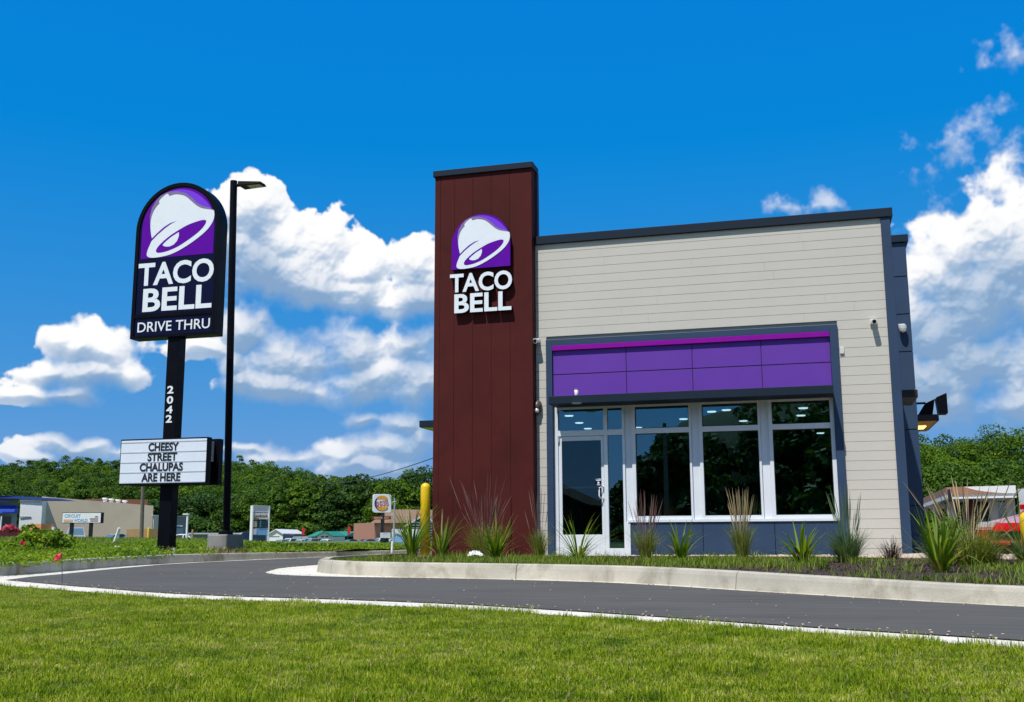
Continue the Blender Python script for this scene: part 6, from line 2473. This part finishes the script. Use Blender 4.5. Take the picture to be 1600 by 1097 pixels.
sp_ = b.build('strip_panel', M['brownsign'], sg)
b = MB()
sign_text(b, 'BREAKFAST', P0, ax, nr, wS, .06, .88, Zd(596, 810.4, d), Zd(596, 807.7, d), .012, .02)
b.build('strip_lettering', M['peach'], sp_)
t = thing('notice_board', 'small white notice board under the round logo sign', 'sign', (*G2(603, 95), .1))
b = MB()
b.wall(G2(595, 94.6), G2(610, 95), .15, Zd(602, 840.5, 95), Zd(602, 832.3, 95))
b.build('board', M['bkwhite'], t)
b = MB()
b.wall(G2(599, 94.45), G2(606, 94.6), .04, Zd(602, 834.6, 95), Zd(602, 833.9, 95))
b.build('board_text', M['greywall'], t)
b = MB()
q = G2(602, 95.1)
b.box(q[0] - .3, q[0] + .3, q[1], q[1] + .1, .0, Zd(602, 840.6, 95))
b.build('stand', M['dark'], t)
d = 70
bn = thing('blue_banner', 'pale blue and white lettered banner in front of the brick house', 'banner', (*G2(632, d), .1))
P0, P1 = np.array(G2(612.3, d)), np.array(G2(657, d + .5))
ax = (P1 - P0) / np.linalg.norm(P1 - P0)
nr = np.array([ax[1], -ax[0]])
wS = np.linalg.norm(P1 - P0)
zq = lambda py: Zd(632, py, d)
b = MB()
b.wall(P0, P1, .08, zq(851), zq(838.5), 1)
b.wall(P0, P1, .08, zq(838.4), zq(826.5), 0)
b.build('board', [M['bkwhite'], M['skyblue']], bn)
b = MB()
sign_text(b, 'Marco', P0, ax, nr, wS, .08, .62, zq(838.2), zq(833.2), .015, .03)
b.build('lettering', M['teal'], bn)
b = MB()
for u_ in (.02, .98):
    p_ = P0 + ax * wS * u_
    b.box(p_[0] - .04, p_[0] + .04, p_[1] + .1, p_[1] + .18, .0, zq(826))
b.build('post', M['galv'], bn)

# brick house with the brown roof
bh = thing('brick_house', 'pink brick house with a wide brown shingle roof behind the yellow bollard', 'house', (*G2(625, 171.1), .1))
b = MB()
P0, P1 = np.array(G2(585, 168.2)), np.array(G2(700, 174.0))
b.wall(P0, P1, 10, -1.25, Zd(620, 816.8, 171.1))
b.build('wall', M['brick'], bh)
b = MB()
zE, zR = Zd(620, 817.2, 169.7), Zd(620, 796.6, 175.4)
p0, p1 = np.array(G2(578, 166.8)), np.array(G2(700, 172.5))
b.hexa([(*p0, zE), (*p1, zE), (p1[0], p1[1] + 11.5, zE), (p0[0], p0[1] + 11.5, zE)], [(p0[0] + 1.0, p0[1] + 5.6, zR), (p1[0], p1[1] + 5.6, zR), (p1[0], p1[1] + 5.9, zR), (p0[0] + 1.0, p0[1] + 5.9, zR)])
b.build('roof', M['shingle'], bh)
P0, P1 = np.array(G2(636, 150.8)), np.array(G2(690, 153.7))
mid = (P0 + P1) / 2
zE2, zR2 = Zd(640, 822, 150.8), Zd(664, 806, 150.8)
b = MB()
b.add([(*P0, -1.25), (*P1, -1.25), (*P1, zE2), (*mid, zR2), (*P0, zE2), (P0[0], P0[1] + 11, -1.25), (P1[0], P1[1] + 11, -1.25), (P1[0], P1[1] + 11, zE2), (mid[0], mid[1] + 11, zR2), (P0[0], P0[1] + 11, zE2)], [(0, 1, 2, 3, 4), (9, 8, 7, 6, 5), (1, 6, 7, 2), (5, 0, 4, 9)])
pg = b.build('porch', M['dark'], bh)
b = MB()
for Q0 in (P0, P1):
    o0 = (Q0 - mid) * 1.12 + mid
    q = [(o0[0], o0[1] - .6, zE2 - .2), (o0[0], o0[1] + 11.2, zE2 - .2), (mid[0], mid[1] + 11.2, zR2 + .02), (mid[0], mid[1] - .6, zR2 + .02)]
    b.hexa(q, [(x_, y_, z_ + .16) for x_, y_, z_ in q])
b.build('porch_roof', M['shingle'], pg)
b = MB()
for Q0 in (P0, P1):
    o0 = (Q0 - mid) * 1.12 + mid
    q = [(o0[0], o0[1] - .66, zE2 - .28), (o0[0], o0[1] - .601, zE2 - .28), (mid[0], mid[1] - .601, zR2 - .05), (mid[0], mid[1] - .66, zR2 - .05)]
    b.hexa(q, [(x_, y_, z_ + .26) for x_, y_, z_ in q])
b.build('bargeboard', M['white'], pg)
b = MB()
for k in range(7):
    b.wall(np.array(G2(645, 150.1)), np.array(G2(690, 152.7)), .1, .3 + k * .36, .3 + k * .36 + .16)
b.build('blinds', M['bluegrey'], pg)

# poles, stakes and a wire
up = thing('utility_pole', 'thin grey utility pole in front of the brick house', 'utility pole', (*G2(615, 66), .1))
q = G2(615.2, 66)
b = MB()
b.tube([(q[0], q[1], .0), (q[0] + .02, q[1], Zd(615, 778, 66))], [.075, .045], 8)
b.build('pole', M['galv'], up)
b = MB()
b.tube([(q[0] - .12, q[1], Zd(615, 784, 66)), (q[0] + .15, q[1], Zd(615, 783.4, 66))], .03, 6)
b.tube([(q[0] - .2, q[1] - .02, Zd(615, 804, 66)), (q[0] + .02, q[1] - .02, Zd(615, 803.6, 66))], .03, 6)
b.build('crossarm', M['galv'], up)
wp = thing('wooden_pole', 'weathered wooden pole leaning slightly before the long taupe wall', 'utility pole', (*G2(221, 62), .1))
q0, q1 = dep(220.5, 852, 62), dep(225.5, 700, 62)
b = MB()
b.tube([(q0.x, q0.y, .0), (q1.x, q1.y, q1.z)], [.12, .09], 10)
b.build('pole', M['wood'], wp)
b = MB()
b.tube([(q1.x - .5, q1.y, q1.z - .35), (q1.x + .5, q1.y, q1.z - .35)], .05, 8)
b.build('crossarm', M['wood'], wp)
for px0, py0, px1, py1, d, lab in ((175, 851, 186.5, 825, 36, 'leaning white wooden stake by the crumpled plastic sheet'), (184.5, 846, 185, 832, 46, 'short upright pale stake beside the leaning stake'), (273.5, 868, 271.5, 856, 21, 'short white stake at the foot of the black sign pole'), (612, 866, 613, 846, 20.5, 'white stake on the grass behind the lane bend'), (95, 846, 95.5, 828, 62, 'upright pale post at the end of the store sign')):
    a_, c_ = dep(px0, py0, d), dep(px1, py1, d)
    b = MB()
    rr = .022 if d < 30 else .05
    b.tube([(a_.x, a_.y, .05), (c_.x, c_.y, c_.z)], rr, 6)
    tag(b.build('wooden_stake', M['white']), lab, 'stake', 'white stakes on the verge')
a_, c_ = dep(480, 752, 190), dep(690, 711, 70)
b = MB()
pts = [Vector(a_) * (1 - t_ / 16) + Vector(c_) * (t_ / 16) - Vector((0, 0, 2.0 * 4 * (t_ / 16) * (1 - t_ / 16))) * .5 for t_ in range(17)]
b.tube(pts, .035, 5)
tag(b.build('power_line', M['wire']), 'thin dark power line crossing the sky left of the brown tower', 'power line')

# ------------------------------------------------------------------ drive-in building on the right
dv = thing('drive_in_building', 'low drive in building with terracotta and white roof fascia and dark open front', 'building', (*G2(1500, 48), 0))
Pc, Pl, Pr = np.array(G2(1487.5, 46)), np.array(G2(1443, 62)), np.array(G2(1594, 44.5))
zf0, zf1 = Zd(1487, 779.5, 46), Zd(1487, 760.8, 46)
nL = np.array([Pc - Pl])[0]
b = MB()
far_ = Pr + (Pl - Pc)
b.hexa([(*Pc, zf0), (*Pr, zf0), (*far_, zf0), (*Pl, zf0)], [(*Pc, zf1 - .02), (*Pr, zf1 - .02), (*far_, zf1 - .02), (*Pl, zf1 - .02)])
b.build('roof', M['white'], dv)


def fascia(P0, P1, za, zb_, m, nm, off, th=.06):
    ax_ = (P1 - P0) / np.linalg.norm(P1 - P0)
    nr_ = np.array([ax_[1], -ax_[0]])
    bb = MB()
    bb.wall(P0 + nr_ * off, P1 + nr_ * off, th, za, zb_)
    return bb.build(nm, M[m], dv)


fascia(Pl, Pc, zf0 + (zf1 - zf0) * .36, zf1, 'terra', 'slanted_fascia', .08)
fascia(Pl, Pc, zf0, zf0 + (zf1 - zf0) * .34, 'white', 'slanted_gutter', .10)
fascia(Pc, Pr, zf0, zf0 + (zf1 - zf0) * .15, 'white', 'fascia_edge', .12)
fascia(Pc, Pr, zf0 + (zf1 - zf0) * .36, zf1, 'white', 'front_fascia', .08)
ax_ = (Pr - Pc) / np.linalg.norm(Pr - Pc)
nr_ = np.array([ax_[1], -ax_[0]])
wR = np.linalg.norm(Pr - Pc)
b = MB()
ou = [(0.0, .34), (.88, .36), (.70, .46), (.55, .56), (.42, .70), (.33, .84), (.27, .95), (.24, 1.0), (0, 1.0)]
f0 = lambda p, o: (Pc[0] + ax_[0] * wR * p[0] + nr_[0] * o, Pc[1] + ax_[1] * wR * p[0] + nr_[1] * o, zf0 + (zf1 - zf0) * p[1])
n = len(ou)
b.add([f0(p, .10) for p in ou] + [f0(p, .085) for p in ou], [tuple(range(n)), tuple(n + i for i in range(n))[::-1]] + [(i, i + n, (i + 1) % n + n, (i + 1) % n) for i in range(n)])
b.build('swoosh_panel', M['terra'], dv)
b = MB()
q0, q1 = np.array(G2(1473.5, 50.0)), np.array(G2(1486.5, 45.6))
b.wall(q0 + np.array([0, -.25]), q1 + np.array([0, -.25]), .12, Zd(1480, 784.5, 47), Zd(1480, 766.5, 47))
bp_ = b.build('black_panel', M['blackflat'], dv)
a2 = (q1 - q0) / np.linalg.norm(q1 - q0)
n2 = np.array([a2[1], -a2[0]])
b = MB()
lw = np.linalg.norm(q1 - q0)
for u0, v0, u1, v1 in ((.22, .35, .34, .72), (.34, .72, .46, .35), (.50, .72, .62, .35), (.62, .35, .80, .78)):
    s0 = q0 + np.array([0, -.25]) + a2 * lw * u0 + n2 * .02
    s1 = q0 + np.array([0, -.25]) + a2 * lw * u1 + n2 * .02
    zz0, zz1 = Zd(1480, 784.5, 47), Zd(1480, 766.5, 47)
    b.tube([(*s0, zz0 + (zz1 - zz0) * v0), (*s1, zz0 + (zz1 - zz0) * v1)], .025, 6)
b.build('emblem_line', M['galv'], bp_)
inn = lambda u, v: Pc + (Pr - Pc) * u + (Pl - Pc) * v
for u, v in ((.02, .02), (.36, .02), (.70, .02), (.97, .02), (.02, .5), (.02, .97)):
    p_ = inn(u, v) + (inn(.5, .5) - inn(u, v)) * .06
    b = MB()
    b.box(p_[0] - .16, p_[0] + .16, p_[1] - .16, p_[1] + .16, -.02, zf0 - .002)
    b.build('column', M['maroon' if u == .36 else 'cream'], dv)
b = MB()
b.wall(inn(.12, .32), inn(.97, .32), 4, -.02, zf0 - .01)
bw = b.build('back_wall', M['dark'], dv)
for u in (.30, .52, .74):
    b = MB()
    b.wall(inn(u, .32) + np.array([0, -.15]), inn(u + .13, .32) + np.array([0, -.15]), .1, .5, zf0 - .5)
    b.build('window', M['glassblue'], bw)
for u in (.45, .82):
    b = MB()
    b.wall(inn(u, .15), inn(u + .16, .15), .08, .55, 1.15)
    b.build('menu_panel', M['bluegrey'], dv)
b = MB()
b.wall(np.array(G2(1597, 47)), np.array(G2(1640, 45)), 6, -.02, Zd(1600, 762, 46))
b.build('side_block', M['white'], dv)
rg = np.random.default_rng(90)
for i, (px, d, rx, rz, lab) in enumerate(((1452, 34, .9, .5, 'dark green shrub at the foot of the navy wing'), (1470, 40, 1.2, .7, 'rounded shrub beneath the slanted terracotta fascia'), (1578, 40, 1.0, .5, 'shrub below the right end of the white fascia'))):
    q = G2(px, d)
    bushy('shrub', (q[0], q[1], 0), rx, rz, 'tree', lab, 'shrub', 1400, .10, 20 + i, 'shrubs around the drive in building')

# ------------------------------------------------------------------ what the windows mirror, across the road behind the viewer
rg = np.random.default_rng(70)
b = MB()
for i in range(60):
    y_ = rg.uniform(-62, -40)
    s_ = (38 - y_) / 86
    x_ = rg.uniform(-16.5, 34)
    h = np.interp(x_, [-16.5, -14, -12, -10, -6, 0, 10, 34], [3.4, 5.2, 7.2, 9.2, 10.0, 11.0, 12.5, 14]) * rg.uniform(.88, 1.05) * s_
    x_ *= s_
    V, Q = crown_cloud(rg, h * .36, h * .46, 22, 46, .34)
    b.quads(V + np.array([x_, y_, h * .50]), Q)
    V, Q = crown_cloud(rg, h * .42, h * .22, 12, 40, .40)
    b.quads(V + np.array([x_, y_ + 1.5, h * .17]), Q)
o = b.build('treeline', M['treedark'])
tag(o, 'dark line of trees across the road seen mirrored in the restaurant windows', 'trees', kind='stuff')
hv, hf = [], []
hx = [-26, -20, -16.5, -14, -12, -10, -6, 0, 10, 34, 60]
hh_ = [1.5, 2.2, 2.9, 4.5, 6.4, 8.2, 9.0, 9.9, 11.2, 12.5, 12]
for x_, h_ in zip(hx, hh_):
    for y_, f_ in ((-64, 0), (-67, .6), (-72, 1.0), (-95, 1.15)):
        s_ = (38 - y_) / 86
        hv.append((x_ * s_, y_, h_ * s_ * f_ - .03))
for i in range(len(hx) - 1):
    for k in range(3):
        hf.append((4 * i + k, 4 * i + 4 + k, 4 * i + 5 + k, 4 * i + 1 + k))
b = MB()
b.add(hv, hf)
b.build('hill_across_road', M['hill'], smooth=True, kind='structure')
hb = thing('gabled_house', 'dark gabled house across the road seen mirrored in the glass door', 'house', (-20, -36, 0))
b = MB()
b.add([(-25, -32, -.02), (-15, -32, -.02), (-15, -32, 2.6), (-20.5, -32, 5.0), (-25, -32, 2.6), (-25, -42, -.02), (-15, -42, -.02), (-15, -42, 2.6), (-20.5, -42, 5.0), (-25, -42, 2.6)], [(0, 1, 2, 3, 4), (9, 8, 7, 6, 5), (1, 6, 7, 2), (5, 0, 4, 9)])
b.build('wall', M['bark'], hb)
b = MB()
for P0_, P1_ in (((-25.5, 2.4), (-20.5, 5.1)), ((-14.5, 2.4), (-20.5, 5.1))):
    q = [(P0_[0], -31.5, P0_[1]), (P0_[0], -42.5, P0_[1]), (P1_[0], -42.5, P1_[1]), (P1_[0], -31.5, P1_[1])]
    b.hexa(q, [(a_, c_, z_ + .18) for a_, c_, z_ in q])
b.build('roof', M['bark'], hb)
p2 = thing('telegraph_pole', 'wooden pole across the road seen mirrored in the first large window', 'utility pole', (-9.0, -30, 0))
b = MB()
b.tube([(-9.0, -30, -.02), (-9.0, -30, 7.6)], [.17, .12], 10)
b.build('pole', M['wood'], p2)
b = MB()
b.tube([(-10, -30, 7.0), (-8, -30, 7.0)], .06, 6)
b.build('crossarm', M['wood'], p2)
